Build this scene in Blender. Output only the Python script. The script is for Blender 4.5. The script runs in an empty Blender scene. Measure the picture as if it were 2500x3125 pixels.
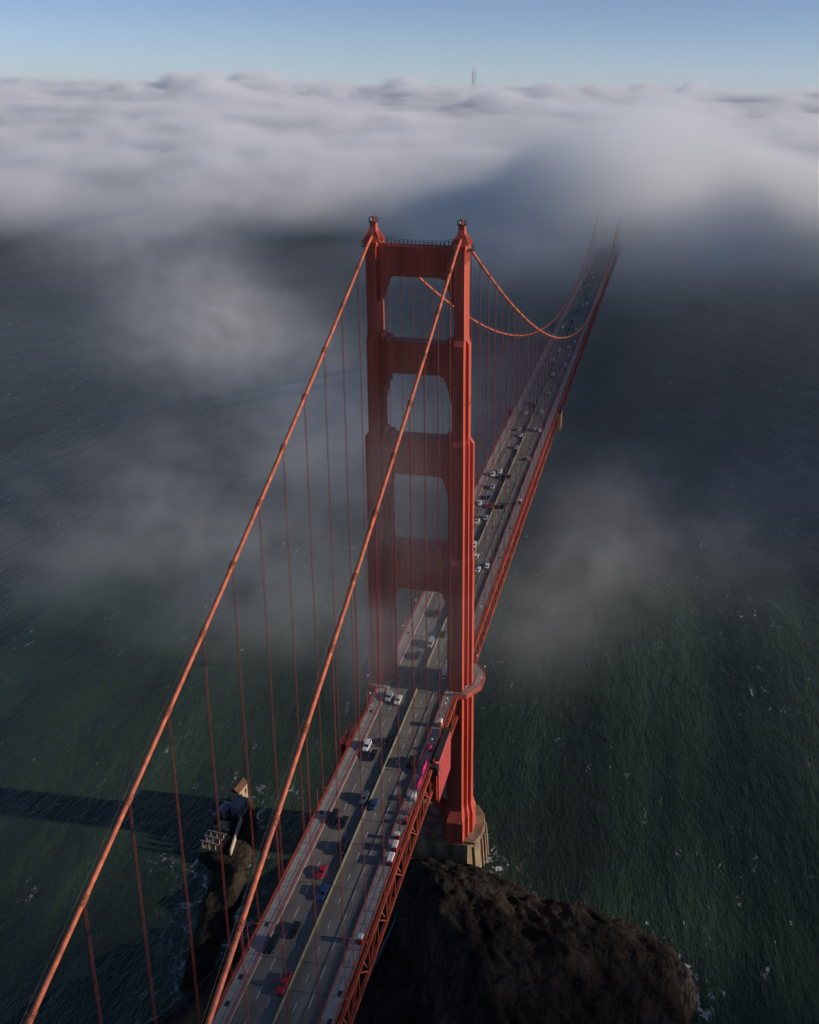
import bpy, math, random
import numpy as np
from mathutils import Vector, Matrix, noise

random.seed(7)
S = bpy.context.scene
COL = S.collection
PI = math.pi

# ------------------------------------------------------------------ camera
CAM_LOC = (73.52142, -280.57633, 266.63123)
YAW, PITCH, ROLL = -0.16361, 0.29914, 0.01741
cam = bpy.data.cameras.new('camera')
co = bpy.data.objects.new('camera', cam); COL.objects.link(co)
fw = Vector((math.sin(YAW)*math.cos(PITCH), math.cos(YAW)*math.cos(PITCH), -math.sin(PITCH)))
rr = Vector((math.cos(YAW), -math.sin(YAW), 0)); uu = rr.cross(fw)
R_ = rr*math.cos(ROLL) + uu*math.sin(ROLL); U_ = -rr*math.sin(ROLL) + uu*math.cos(ROLL)
mw = Matrix.Identity(4)
for i in range(3):
    mw[i][0], mw[i][1], mw[i][2], mw[i][3] = R_[i], U_[i], -fw[i], CAM_LOC[i]
co.matrix_world = mw
cam.sensor_fit = 'HORIZONTAL'; cam.sensor_width = 36
cam.lens = 36*2919.53/2500
cam.shift_x = -286.24/2500; cam.shift_y = -355.88/2500
cam.clip_start = 1; cam.clip_end = 60000
S.camera = co

# ------------------------------------------------------------------ sky and sun
SUN_EL = math.radians(14.6)
SUN_AZ = math.radians(-2.0)          # measured from +x (west) towards +y (south)... negative = slightly south
SKY_STRENGTH = 0.145
world = bpy.data.worlds.new('World'); S.world = world; world.use_nodes = True
wn = world.node_tree.nodes; wl = world.node_tree.links
bg = wn['Background']
sky = wn.new('ShaderNodeTexSky'); sky.sky_type = 'NISHITA'; sky.sun_disc = False
sun_dir = Vector((math.cos(SUN_EL)*math.cos(SUN_AZ), -math.cos(SUN_EL)*math.sin(SUN_AZ), math.sin(SUN_EL)))
sky.sun_elevation = SUN_EL
sky.sun_rotation = math.atan2(sun_dir.x, sun_dir.y)
sky.altitude = 200; sky.air_density = 0.5; sky.dust_density = 0.05; sky.ozone_density = 2.0
wl.new(sky.outputs[0], bg.inputs[0]); bg.inputs[1].default_value = SKY_STRENGTH
sl = bpy.data.lights.new('sun', 'SUN'); sl.energy = 5.0; sl.angle = math.radians(0.5); sl.color = (1.0, 0.875, 0.755)
so = bpy.data.objects.new('sun', sl); COL.objects.link(so)
so.rotation_euler = sun_dir.to_track_quat('Z', 'Y').to_euler(); so.location = (900, 0, 600)
S.view_settings.view_transform = 'Standard'; S.view_settings.look = 'None'
S.view_settings.exposure = -0.42; S.view_settings.gamma = 1.0; S.view_settings.use_curve_mapping = False
S.cycles.volume_bounces = 8
S.cycles.max_bounces = 10; S.cycles.diffuse_bounces = 1; S.cycles.glossy_bounces = 2
S.cycles.volume_step_rate = 3.5; S.cycles.use_adaptive_sampling = True; S.cycles.adaptive_threshold = 0.03; S.cycles.volume_max_steps = 256
S.cycles.use_denoising = True

# ------------------------------------------------------------------ helpers
def tag(o, label=None, cat=None, group=None, kind=None):
    if label: o['label'] = label
    if cat: o['category'] = cat
    if group: o['group'] = group
    if kind: o['kind'] = kind
    return o

def empty(name, loc=(0, 0, 0), rz=0.0):
    o = bpy.data.objects.new(name, None); COL.objects.link(o)
    o.location = loc; o.rotation_euler = (0, 0, rz); o.empty_display_size = 1.0
    return o

class MB:
    def __init__(s): s.v = []; s.f = []; s.m = []
    def add(s, vs, fs, mi=0):
        b = len(s.v); s.v += [tuple(p) for p in vs]
        s.f += [tuple(i+b for i in f) for f in fs]; s.m += [mi]*len(fs); return s
    def box(s, x0, x1, y0, y1, z0, z1, mi=0):
        vs = [(x0,y0,z0),(x1,y0,z0),(x1,y1,z0),(x0,y1,z0),(x0,y0,z1),(x1,y0,z1),(x1,y1,z1),(x0,y1,z1)]
        return s.add(vs, [(3,2,1,0),(4,5,6,7),(0,1,5,4),(1,2,6,5),(2,3,7,6),(3,0,4,7)], mi)
    def hexa(s, a, b, mi=0):      # two quads (4 points each), bottom a and top b
        return s.add(list(a)+list(b), [(3,2,1,0),(4,5,6,7),(0,1,5,4),(1,2,6,5),(2,3,7,6),(3,0,4,7)], mi)
    def beam(s, p, q, w, h, up=(0,0,1), mi=0):   # rectangular bar from p to q
        p = Vector(p); q = Vector(q); d = (q-p).normalized(); up = Vector(up)
        sd = d.cross(up)
        if sd.length < 1e-4: sd = d.cross(Vector((0,1,0)))
        sd.normalize(); u = sd.cross(d)
        sd *= w/2; u *= h/2
        return s.hexa([p-sd-u, p+sd-u, p+sd+u, p-sd+u], [q-sd-u, q+sd-u, q+sd+u, q-sd+u], mi)
    def tube(s, pts, r, n=8, mi=0, cap=True):
        pts = [Vector(p) for p in pts]; b = len(s.v); k = len(pts)
        rs = r if isinstance(r, (list, tuple)) else [r]*k
        for i, p in enumerate(pts):
            d = (pts[min(i+1, k-1)] - pts[max(i-1, 0)]).normalized()
            a = d.cross(Vector((0,0,1)))
            if a.length < 1e-3: a = Vector((1,0,0))
            a.normalize(); c = a.cross(d)
            for j in range(n):
                t = 2*PI*j/n
                s.v.append(tuple(p + (a*math.cos(t) + c*math.sin(t))*rs[i]))
        for i in range(k-1):
            for j in range(n):
                s.f.append((b+i*n+j, b+i*n+(j+1)%n, b+(i+1)*n+(j+1)%n, b+(i+1)*n+j)); s.m.append(mi)
        if cap:
            s.f.append(tuple(b+j for j in range(n))[::-1]); s.m.append(mi)
            s.f.append(tuple(b+(k-1)*n+j for j in range(n))); s.m.append(mi)
        return s
    def loft(s, rings, mi=0, cap=True):
        b = len(s.v); n = len(rings[0])
        for r in rings: s.v += [tuple(p) for p in r]
        for i in range(len(rings)-1):
            for j in range(n):
                s.f.append((b+i*n+j, b+i*n+(j+1)%n, b+(i+1)*n+(j+1)%n, b+(i+1)*n+j)); s.m.append(mi)
        if cap:
            s.f.append(tuple(b+j for j in range(n))[::-1]); s.m.append(mi)
            s.f.append(tuple(b+(len(rings)-1)*n+j for j in range(n))); s.m.append(mi)
        return s
    def sphere(s, c, r, n=8, mi=0, sz=1.0):
        rings = []
        for i in range(1, n):
            t = PI*i/n
            rings.append([(c[0]+r*math.sin(t)*math.cos(2*PI*j/(n+2)), c[1]+r*math.sin(t)*math.sin(2*PI*j/(n+2)), c[2]-r*sz*math.cos(t)) for j in range(n+2)])
        return s.loft(rings, mi)
    def prism_y(s, poly, y0, y1, mi=0):   # polygon in (x,z), extruded along y
        return s.loft([[(x, y0, z) for x, z in poly], [(x, y1, z) for x, z in poly]], mi)
    def mesh(s, name, smooth=False):
        me = bpy.data.meshes.new(name); me.from_pydata(s.v, [], s.f)
        me.polygons.foreach_set('material_index', s.m)
        if smooth: me.polygons.foreach_set('use_smooth', [True]*len(s.f))
        me.update(); return me
    def obj(s, name, mat, parent=None, smooth=False, fix=True):
        me = s.mesh(name, smooth)
        for m in (mat if isinstance(mat, (list, tuple)) else [mat]): me.materials.append(m)
        if fix:
            import bmesh
            bm = bmesh.new(); bm.from_mesh(me); bmesh.ops.recalc_face_normals(bm, faces=bm.faces); bm.to_mesh(me); bm.free()
        return put(name, me, parent)

def put(name, me, parent=None, loc=(0,0,0)):
    o = bpy.data.objects.new(name, me); COL.objects.link(o); o.location = loc
    if parent is not None: o.parent = parent
    return o

def copy_tree(o, parent=None):
    c = o.copy(); COL.objects.link(c); c.parent = parent
    for ch in list(o.children): copy_tree(ch, c)
    return c

# ------------------------------------------------------------------ materials
def mat(name, col, rough=0.6, var=0.15, scale=0.5, metal=0.0, bump=0.0, bscale=None, col2=None, spec=0.3, stretch=None, detail=4):
    m = bpy.data.materials.new(name); m.use_nodes = True
    nt = m.node_tree; N = nt.nodes; L = nt.links
    p = N['Principled BSDF']
    p.inputs['Roughness'].default_value = rough; p.inputs['Metallic'].default_value = metal
    p.inputs['Specular IOR Level'].default_value = spec
    tc = N.new('ShaderNodeTexCoord'); mp = N.new('ShaderNodeMapping')
    L.new(tc.outputs['Object'], mp.inputs[0])
    if stretch: mp.inputs['Scale'].default_value = stretch
    nz = N.new('ShaderNodeTexNoise'); nz.inputs['Scale'].default_value = scale; nz.inputs['Detail'].default_value = detail
    nz.inputs['Roughness'].default_value = 0.6
    L.new(mp.outputs[0], nz.inputs['Vector'])
    cr = N.new('ShaderNodeValToRGB')
    c2 = col2 if col2 else tuple(c*(1-var*1.6) for c in col)
    c1 = tuple(min(1, c*(1+var)) for c in col)
    cr.color_ramp.elements[0].position = 0.35; cr.color_ramp.elements[1].position = 0.65
    cr.color_ramp.elements[0].color = (*c2, 1); cr.color_ramp.elements[1].color = (*c1, 1)
    L.new(nz.outputs['Fac'], cr.inputs[0]); L.new(cr.outputs[0], p.inputs['Base Color'])
    if bump:
        b = N.new('ShaderNodeBump'); b.inputs['Strength'].default_value = bump
        n2 = N.new('ShaderNodeTexNoise'); n2.inputs['Scale'].default_value = bscale or scale*4; n2.inputs['Detail'].default_value = 6
        L.new(mp.outputs[0], n2.inputs['Vector']); L.new(n2.outputs['Fac'], b.inputs['Height']); L.new(b.outputs[0], p.inputs['Normal'])
    return m

ORANGE = (0.54, 0.098, 0.058)
M = {}
M['tower'] = mat('orange_tower_paint', ORANGE, 0.6, 0.12, 0.5, stretch=(1, 1, 0.06), bump=0.05, bscale=1.5, col2=(0.37, 0.062, 0.036), detail=7)
M['cable'] = mat('weathered_cable_paint', (0.62, 0.15, 0.07), 0.6, 0.12, 0.7, col2=(0.36, 0.10, 0.055), bump=0.1, bscale=3)
M['band'] = mat('rusty_cable_band_paint', (0.42, 0.11, 0.06), 0.75, 0.2, 2.0, col2=(0.15, 0.06, 0.035))
M['rope'] = mat('orange_suspender_paint', (0.30, 0.062, 0.045), 0.65, 0.12, 0.3)
M['wire'] = mat('galvanised_wire', (0.22, 0.21, 0.19), 0.7, 0.1, 1)
M['truss'] = mat('orange_truss_paint', (0.44, 0.075, 0.04), 0.6, 0.15, 0.3, col2=(0.24, 0.05, 0.03))
M['rail'] = mat('orange_railing_paint', (0.40, 0.065, 0.038), 0.6, 0.12, 0.4)
M['asphalt'] = mat('worn_road_surface', (0.20, 0.18, 0.152), 0.9, 0.12, 0.35, bump=0.2, bscale=6, stretch=(1, 0.12, 1), spec=0.2, col2=(0.145, 0.131, 0.112))
M['joint'] = mat('dark_expansion_joint', (0.03, 0.028, 0.026), 0.9, 0.1, 1)
M['walk'] = mat('pale_concrete_walkway', (0.38, 0.35, 0.31), 0.9, 0.12, 0.5, bump=0.1, bscale=4)
M['white_paint'] = mat('white_road_paint', (0.62, 0.62, 0.60), 0.8, 0.15, 2)
M['barrier'] = mat('yellowed_barrier', (0.25, 0.228, 0.15), 0.85, 0.18, 0.8)
M['concrete'] = mat('pier_concrete', (0.30, 0.22, 0.135), 0.9, 0.2, 0.25, col2=(0.15, 0.10, 0.065), bump=0.3, bscale=1.2, stretch=(1, 1, 0.4))
M['steel_dark'] = mat('dark_steel', (0.05, 0.045, 0.045), 0.7, 0.2, 1)
M['glass_lamp'] = mat('white_globe', (0.75, 0.74, 0.70), 0.3, 0.05, 1)
M['tyre'] = mat('black_rubber', (0.02, 0.02, 0.02), 0.9, 0.1, 3)
M['rim'] = mat('grey_wheel_rim', (0.35, 0.35, 0.36), 0.4, 0.1, 3, metal=0.7)
M['car_glass'] = mat('tinted_car_glass', (0.015, 0.018, 0.022), 0.08, 0.1, 1, spec=0.6)
M['headlight'] = mat('clear_headlight', (0.75, 0.76, 0.78), 0.15, 0.05, 1, spec=0.6)
M['tail'] = mat('red_tail_light', (0.45, 0.02, 0.02), 0.25, 0.05, 1)
M['shroud'] = mat('red_scaffold_sheeting', (0.55, 0.09, 0.09), 0.75, 0.12, 0.6, bump=0.25, bscale=1.2)
M['pink'] = mat('magenta_tarpaulin', (0.62, 0.03, 0.14), 0.7, 0.2, 1.0, bump=0.4, bscale=2)
M['white_box'] = mat('white_panel', (0.72, 0.71, 0.68), 0.7, 0.06, 1)
M['pale_panel'] = mat('pale_orange_panel', (0.72, 0.34, 0.16), 0.7, 0.08, 0.6)
M['dark_red'] = mat('dark_red_cage_paint', (0.20, 0.03, 0.025), .7, .15, .8)
M['sign_blue'] = mat('grey_blue_sign', (0.22, 0.30, 0.38), 0.5, 0.06, 2)

# ------------------------------------------------------------------ bridge lines
SPAN = 1280.16; DK = 15.24; HX = 13.7
TY = 1.0                                   # tower centre along the bridge
def roadz(y):
    if y >= 0:
        u = min(max(y/1280.0, 0), 1); return 73.6 + 8.4*4*u*(1-u)
    return 71.7 + 1.9*math.exp(y/40.0)
ZT = 228.07
def cablez(y):
    if y <= 0:
        s = -y; return ZT - 0.57517*s + 0.00028*s*s
    u = y/SPAN; return ZT - 4*143.3*u*(1-u)
Y0, Y1 = -330.0, 1280.0
bridge = tag(empty('suspension_bridge'), 'orange suspension bridge running from the foreground into the fog bank', 'bridge')

# ---------------- roadway
def strip(x0, x1, z0, z1, ya, yb, step=15.24, base=roadz):
    """a long solid strip following the road profile"""
    mb = MB(); n = max(1, int(round((yb-ya)/step))); rings = []
    for i in range(n+1):
        y = ya + (yb-ya)*i/n; z = base(y)
        rings.append([(x0, y, z+z0), (x1, y, z+z0), (x1, y, z+z1), (x0, y, z+z1)])
    return mb.loft(rings)
road = strip(-9.55, 9.55, -0.75, -0.05, Y0, Y1).obj('roadway', M['joint'], bridge)
k0, k1 = int(Y0//DK), int(Y1//DK)
for k in range(k0, k1):
    a, b = k*DK+0.07, (k+1)*DK-0.07
    za, zb = roadz(a), roadz(b)
    mb = MB()
    for xa, xb in ((-9.5, -0.02), (0.02, 9.5)):
        mid = (a+b)/2
        for p, q in ((a, mid-0.02), (mid+0.02, b)):
            zp, zq = roadz(p), roadz(q)
            mb.hexa([(xa,p,zp-.2),(xb,p,zp-.2),(xb,q,zq-.2),(xa,q,zq-.2)], [(xa,p,zp),(xb,p,zp),(xb,q,zq),(xa,q,zq)])
    mb.obj('deck_slab', M['asphalt'], road, fix=False)
# lane dashes: 3 m paint every 7.62 m
far = MB(); nd = 0; spots = []
y = -150.0
while y < 1150:
    for x in (-6.2, -3.1, 3.1, 6.2): spots.append((x, y))
    y += 7.62
for x, y in spots:
    ln = 2.3 if abs(x) < 4 else 3.6
    oy = y if abs(x) < 4 else y+1.6
    z0, z1 = roadz(oy)+.006, roadz(oy+ln)+.006
    vs = [(x-.09,oy,z0),(x+.09,oy,z0),(x+.09,oy+ln,z1),(x-.09,oy+ln,z1)]
    if nd < 292: MB().add(vs, [(0,1,2,3)]).obj('lane_dash', M['white_paint'], road, fix=False); nd += 1
    else: far.add(vs, [(0,1,2,3)])
tag(far.obj('lane_dashes_far', M['white_paint'], road, fix=False), kind='stuff')
# median barrier: a chain of short blocks
mb = strip(-0.19, 0.19, 0.004, 0.30, Y0, 1240); md = mb.obj('median_barrier', M['barrier'], bridge)
mb = strip(-0.11, 0.11, 0.30, 0.84, Y0, 1240); mb.obj('barrier_top', M['barrier'], md)
# edge beams / kerbs
for s in (-1, 1):
    a, b = sorted((s*9.56, s*9.86))
    strip(a, b, -0.6, 0.28, Y0, Y1).obj('kerb', M['walk'], bridge)
# sidewalks (interrupted at the tower legs)
for s in (-1, 1):
    a, b = sorted((s*9.88, s*13.35))
    base = strip(a, b, -0.5, 0.18, Y0, Y1).obj('sidewalk', M['joint'], bridge)
    for k in range(k0, k1):
        p, q = k*DK+.03, (k+1)*DK-.03
        mb = MB(); m_ = (p+q)/2
        for c, d in ((p, m_-.015), (m_+.015, q)):
            zc, zd = roadz(c), roadz(d)
            mb.hexa([(a,c,zc+.1),(b,c,zc+.1),(b,d,zd+.1),(a,d,zd+.1)], [(a,c,zc+.24),(b,c,zc+.24),(b,d,zd+.24),(a,d,zd+.24)])
        mb.obj('walkway_slab', M['walk'], base, fix=False)
# access hatches on the walkways
for x in (-12.0, 12.0):
    for y in (-128, -121, -106, -66.9, -19.9, -4.5, 27, 33, 92, 101, 121, 150):
        z = roadz(y)+.26
        MB().box(x-.45, x+.45, y-.7, y+.7, z-.05, z+.015).obj('hatch', M['steel_dark'], bridge, fix=False)

def skip(y, r=8.5): return abs(y-TY) < r
# railings
def railing(xc, top, name, posts=3.81, pick=True, gap=8.5, mat_=None):
    mb = MB()
    for ya, yb in ((Y0, TY-gap), (TY+gap, Y1)):
        for z, h, w in ((top-.05, .10, .11), (top-.55, .05, .05), (.36, .06, .07)):
            rings = []; n = int((yb-ya)/15.24)
            for i in range(n+1):
                y = ya+(yb-ya)*i/n; zz = roadz(y)+z
                rings.append([(xc-w/2,y,zz),(xc+w/2,y,zz),(xc+w/2,y,zz+h),(xc-w/2,y,zz+h)])
            mb.loft(rings)
        y = ya
        while y < min(yb, 700):
            z = roadz(y); mb.box(xc-.08, xc+.08, y-.08, y+.08, z+.1, z+top+.08); y += posts
        if pick:
            y = ya
            while y < min(yb, 260):
                if y > -150:
                    z = roadz(y); mb.box(xc-.025, xc+.025, y-.05, y+.05, z+.38, z+top-.04)
                y += 0.38
    return mb.obj(name, mat_ or M['rail'], bridge, fix=False)
railing(-13.42, 1.35, 'outer_railing'); railing(13.42, 1.35, 'outer_railing')
railing(-9.98, 1.15, 'traffic_railing', pick=False, gap=0.01); railing(9.98, 1.15, 'traffic_railing', pick=False, gap=0.01)

# ---------------- stiffening trusses
PN = 7.62; TD = 8.5
for s in (-1, 1):
    xc = s*14.1
    mb = MB()
    for ya, yb in ((Y0, TY-7), (TY+7, Y1)):
        for z0, z1, w in ((-1.05, -0.15, .8), (-TD-.5, -TD+.35, .8)):
            n = int((yb-ya)/15.24); rings = []
            for i in range(n+1):
                y = ya+(yb-ya)*i/n; z = roadz(y)
                rings.append([(xc-w/2,y,z+z0),(xc+w/2,y,z+z0),(xc+w/2,y,z+z1),(xc-w/2,y,z+z1)])
            mb.loft(rings)
    tr = mb.obj('stiffening_truss', M['truss'], bridge)
    rest = MB()
    j0, j1 = int(Y0/PN)+1, int(Y1/PN)-1
    for j in range(j0, j1):
        y = j*PN
        if skip(y, 8) or skip(y+PN, 8): continue
        near = s > 0 and -140 < y < 330
        za, zb = roadz(y), roadz(y+PN)
        mv = MB() if near else rest
        mv.box(xc-.22, xc+.22, y-.2, y+.2, za-TD+.3, za-1.0)
        if near: mv.obj('truss_post', M['truss'], tr, fix=False)
        md_ = MB() if near else rest
        if j % 2 == 0: md_.beam((xc, y, za-TD), (xc, y+PN, zb-.6), .34, .5, (1,0,0))
        else: md_.beam((xc, y, za-.6), (xc, y+PN, zb-TD), .34, .5, (1,0,0))
        if near: md_.obj('truss_diagonal', M['truss'], tr, fix=False)
    tag(rest.obj('truss_web', M['truss'], tr, fix=False), kind='stuff')
# floor beams under the deck and lower lateral bracing
mb = MB()
for j in range(int(Y0/PN)+1, int(Y1/PN)-1):
    y = j*PN; z = roadz(y)
    if skip(y, 7): continue
    mb.box(-13.3, 13.3, y-.2, y+.2, z-2.6, z-.8)
    if j % 2 == 0:
        mb.box(-13.3, 13.3, y-.2, y+.2, z-TD-.2, z-TD+.25)
        mb.beam((-13.3, y, z-TD), (13.3, y+2*PN, roadz(y+2*PN)-TD), .4, .3)
tag(mb.obj('floor_beams', M['truss'], bridge, fix=False), kind='stuff')
# bracket outriggers on the west face seen under the walkway
for s in (1,):
    for j in range(-18, 44):
        y = j*PN
        if skip(y, 8): continue
        z = roadz(y)
        if j % 2 == 0:
            MB().beam((13.9, y, z-TD+.1), (12.2, y+.6, z-TD+2.6), .45, .3).obj('knee_bracket', M['truss'], bridge, fix=False)

# ---------------- main cables, bands, suspenders
CEND = 1097.3                               # the cables are lost in the fog beyond this
BY = [k*DK for k in range(-21, 72) if k != 0]
for s in (-1, 1):
    xc = s*HX
    pts = []
    y = -340.0
    while y < CEND:
        pts.append((xc, y, cablez(y) - (0.5*math.exp(-(y/5)**2)))); y += 5.08
    cb = MB().tube(pts, 0.47, 12).obj('main_cable', M['cable'], bridge, smooth=True)
    for y in BY:
        d = 0.65 if y > 0 else 0.8
        p, q = Vector((xc, y-d, cablez(y-d))), Vector((xc, y+d, cablez(y+d)))
        mb = MB().tube([p, q], 0.56, 10)
        dv = (q-p)
        for t in (0.03, 0.28, .5, 0.72, 0.97):
            c = p+dv*t; e = dv.normalized()*.05
            mb.tube([c-e, c+e], 0.64, 10)
        mb.box(xc-.10, xc+.10, y-.35, y+.35, cablez(y)-.95, cablez(y)-.45)
        mb.tube([(xc-.5, y, cablez(y)+.2), (xc-.55, y, cablez(y)+1.25)], .04, 5)
        mb.tube([(xc+.5, y, cablez(y)+.2), (xc+.55, y, cablez(y)+1.25)], .04, 5)
        mb.obj('cable_band', M['band'], cb, fix=False)
    for e in (-.55, .55):
        hp = [(xc+e, p[1], p[2]+1.25) for p in pts if abs(p[1]) > 4]
        a_ = [p for p in hp if p[1] < 0]; b_ = [p for p in hp if p[1] > 0]
        mb = MB().tube(a_, .011, 4).tube(b_, .011, 4)
        mb.obj('hand_rope', M['wire'], cb, fix=False)
    for y in BY:
        z1 = cablez(y)-.5; z0 = roadz(y)-.5
        if z1-z0 < 1: continue
        mb = MB()
        for dy in (-.30, .30):
            for dx in (-.11, .11):
                mb.tube([(xc+dx, y+dy, z0), (xc+dx, y+dy*.8, z1)], .037, 5)
        mb.box(xc-.2, xc+.2, y-.42, y+.42, z0, z0+.8)
        mb.obj('suspender_rope', M['rope'], bridge, fix=False)

# ---------------- tower
def staircase(cx, cy, z, st):
    """plan outline of a leg: st = [(hx, hy), ...] growing hx, shrinking hy"""
    q = []
    for i, (hx, hy) in enumerate(st):        # quadrant +x,-y going from the front to the side
        q.append((hx, -hy))
        if i+1 < len(st): q.append((hx, -st[i+1][1]))
    pts = q + [(x, -y) for x, y in reversed(q)] + [(-x, -y) for x, y in q] + [(-x, y) for x, y in reversed(q)]
    return [(cx+x, cy+y, z) for x, y in pts]
L1 = [(1.58, 4.0), (1.60, 1.60), (1.62, 0.7)]
L2 = [(1.66, 5.0), (2.66, 1.80), (2.69, 0.8)]
L3 = [(1.86, 5.7), (3.02, 2.60), (4.12, 1.2)]
L4 = [(1.98, 6.3), (3.18, 3.20), (4.34, 1.6)]
L5 = [(2.05, 6.6), (3.25, 3.40), (4.42, 1.8)]
PL = [(3.00, 9.2), (4.10, 5.40), (5.30, 2.8)]
LV = [(13.4, PL), (22.0, PL), (25.0, L5), (72.0, L5), (72.3, L4), (121.4, L4), (123.2, L3), (162.2, L3), (164.0, L2), (194.6, L2), (196.4, L1), (225.0, L1)]
def make_tower(parent, ty):
    t = empty('tower', (0, ty, 0)); t.parent = parent
    for s in (-1, 1):
        MB().loft([staircase(s*HX, 0, z, st) for z, st in LV]).obj('tower_leg', M['tower'], t)
        # fluted band at the head of the leg
        mb = MB()
        for f in (-1, 1):
            for j in range(9):
                y = -3.6 + j*.9
                mb.box(s*HX+f*1.60-.09, s*HX+f*1.60+.09, y-.17, y+.17, 219.6, 223.6)
        mb.box(s*HX-1.9, s*HX+1.9, -4.3, 4.3, 223.9, 225.3)
        mb.obj('fluted_head', M['tower'], t)
    # portal struts with stepped corners; (z bottom, z top, half thickness, bracket w/h, upper corner)
    for zb, zt, hy, bw, bh, ub, ue in ((215.0, 224.4, 2.7, 4.8, 8.0, 0, 12.2), (184.5, 194.6, 3.2, 4.8, 9.0, 2.2, 12.1), (151.0, 163.0, 3.6, 4.8, 10.5, 2.4, 11.9), (110.2, 124.6, 4.2, 4.8, 13.5, 2.6, 11.8)):
        e = ue
        prof = []
        # underside right half (from centre to leg), stepped
        steps = [(0.0, 0.0), (.14, .05), (.30, .05), (.30, .14), (.46, .24), (.46, .40), (.64, .54), (.64, .78), (.80, .90), (.80, 1.0), (1.0, 1.0)]
        under = [(e-bw+bw*a, zb-bh*b) for a, b in steps]
        up = []
        if ub: up = [(e, zt+ub), (e-.9, zt+ub), (e-1.5, zt+ub*.55), (e-2.9, zt+ub*.55), (e-3.4, zt+.02)]
        else: up = [(e, zt)]
        right = under + up
        poly = [(-x, z) for x, z in reversed(under)]
        poly = poly + under + up + [(-x, z) for x, z in reversed(up)]
        mb = MB().prism_y(poly, -hy, hy)
        # vertical ribs and cornices, front and back
        for f in (-1, 1):
            a, b = sorted((f*(hy-.05), f*(hy+.22)))
            for j in range(-4, 5):
                x = j*2.15
                mb.box(x-.42, x+.42, a, b, zb+1.6, zt-2.0)
            a, b = sorted((f*(hy-.06), f*(hy+.45)))
            mb.box(-e+.2, e-.2, a, b, zt-.9, zt-.12)
            mb.box(-e+4.4, e-4.4, a, b, zb+.1, zb+.8)
        mb.obj('portal_strut', M['tower'], t)
    # bracing below the deck
    for za, zb in ((16.0, 42.0), (42.0, 66.0)):
        for s in (-1, 1):
            MB().beam((-s*11.4, 0, za+1), (s*11.4, 0, zb-1), 3.0, 3.2, (0,1,0)).obj('diagonal_brace', M['tower'], t)
        MB().box(-10.5, 10.5, -2.2, 2.2, zb-1.7, zb+1.7).obj('cross_girder', M['tower'], t)
    # saddle housings with railed lamp cages
    for s in (-1, 1):
        rg = []
        for hx, hy, z in ((2.7, 3.3, 225.3), (2.15, 2.8, 226.2), (1.45, 2.2, 227.3), (1.08, 1.6, 228.5), (.95, 1.05, 229.5), (.9, .9, 231.0)):
            rg.append([(s*HX-hx,-hy,z),(s*HX+hx,-hy,z),(s*HX+hx,hy,z),(s*HX-hx,hy,z)])
        sh = MB().loft(rg)
        for j in range(-3, 4):
            sh.beam((s*HX+1.15, j*.55, 228.2), (s*HX+2.7, j*1.0, 225.4), .2, .3, (0,1,0)); sh.beam((s*HX-1.15, j*.55, 228.2), (s*HX-2.7, j*1.0, 225.4), .2, .3, (0,1,0))
        sh.obj('saddle_housing', M['tower'], t)
        cg = MB()
        for x, y in ((-1,-1),(1,-1),(1,1),(-1,1)):
            cg.box(s*HX+x*1.15-.06, s*HX+x*1.15+.06, y*1.15-.06, y*1.15+.06, 230.9, 232.3)
        for z in (231.0, 231.6, 232.2):
            cg.box(s*HX-1.2, s*HX+1.2, -1.2, -1.1, z, z+.09); cg.box(s*HX-1.2, s*HX+1.2, 1.1, 1.2, z, z+.09)
            cg.box(s*HX-1.2, s*HX-1.1, -1.1, 1.1, z, z+.09); cg.box(s*HX+1.1, s*HX+1.2, -1.1, 1.1, z, z+.09)
        cg.box(s*HX-1.25, s*HX+1.25, -1.25, 1.25, 230.8, 230.97)
        cg.tube([(s*HX+.4, .5, 231), (s*HX+.4, .5, 234.2)], .05, 5)
        cg.obj('lamp_cage', M['steel_dark'], t, fix=False)
        MB().tube([(s*HX, 0, 230.9), (s*HX, 0, 231.3), (s*HX, 0, 232.4), (s*HX, 0, 232.8)], [.5, .42, .42, .15], 10).obj('beacon', M['rail'], t)
        MB().sphere((s*HX-.55, -.6, 231.6), .38, 6).obj('beacon_lens', M['glass_lamp'], t, smooth=True)
        # small railed balcony on the outer side
        x0 = s*(HX+2.1); x1 = s*(HX+3.3); a, b = sorted((x0, x1))
        bl = MB().box(a, b, -2.2, 2.2, 223.4, 223.6)
        for y in (-2.15, -.7, .7, 2.15): bl.box(x1-.05, x1+.05, y-.05, y+.05, 223.6, 225.3)
        for z in (224.4, 225.2): bl.box(x1-.05, x1+.05, -2.2, 2.2, z, z+.08); bl.box(a, b, -2.2, -2.12, z, z+.08); bl.box(a, b, 2.12, 2.2, z, z+.08)
        bl.obj('balcony', M['steel_dark'], t, fix=False)
    # walkway railing over the top strut
    for f in (-1, 1):
        mb = MB(); y = f*2.45
        for j in range(-8, 9):
            x = j*1.28; z = 224.4 + (.6 if abs(x) > 8.5 else 0)
            mb.box(x-.06, x+.06, y-.06, y+.06, 224.38, z+1.2)
        for dz in (.55, 1.15):
            mb.beam((-7.7,y,224.4+dz), (7.7,y,224.4+dz), .07, .07)
            for s in (-1, 1): mb.beam((s*7.7,y,224.4+dz), (s*9.0,y,225.0+dz), .07, .07); mb.beam((s*9.0,y,225.0+dz), (s*11.0,y,225.0+dz), .07, .07)
        mb.obj('strut_railing', M['steel_dark'], t, fix=False)
    return t
tower = make_tower(bridge, TY)
tower['label'] = 'near tower, its western sides lit bright orange'
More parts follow.
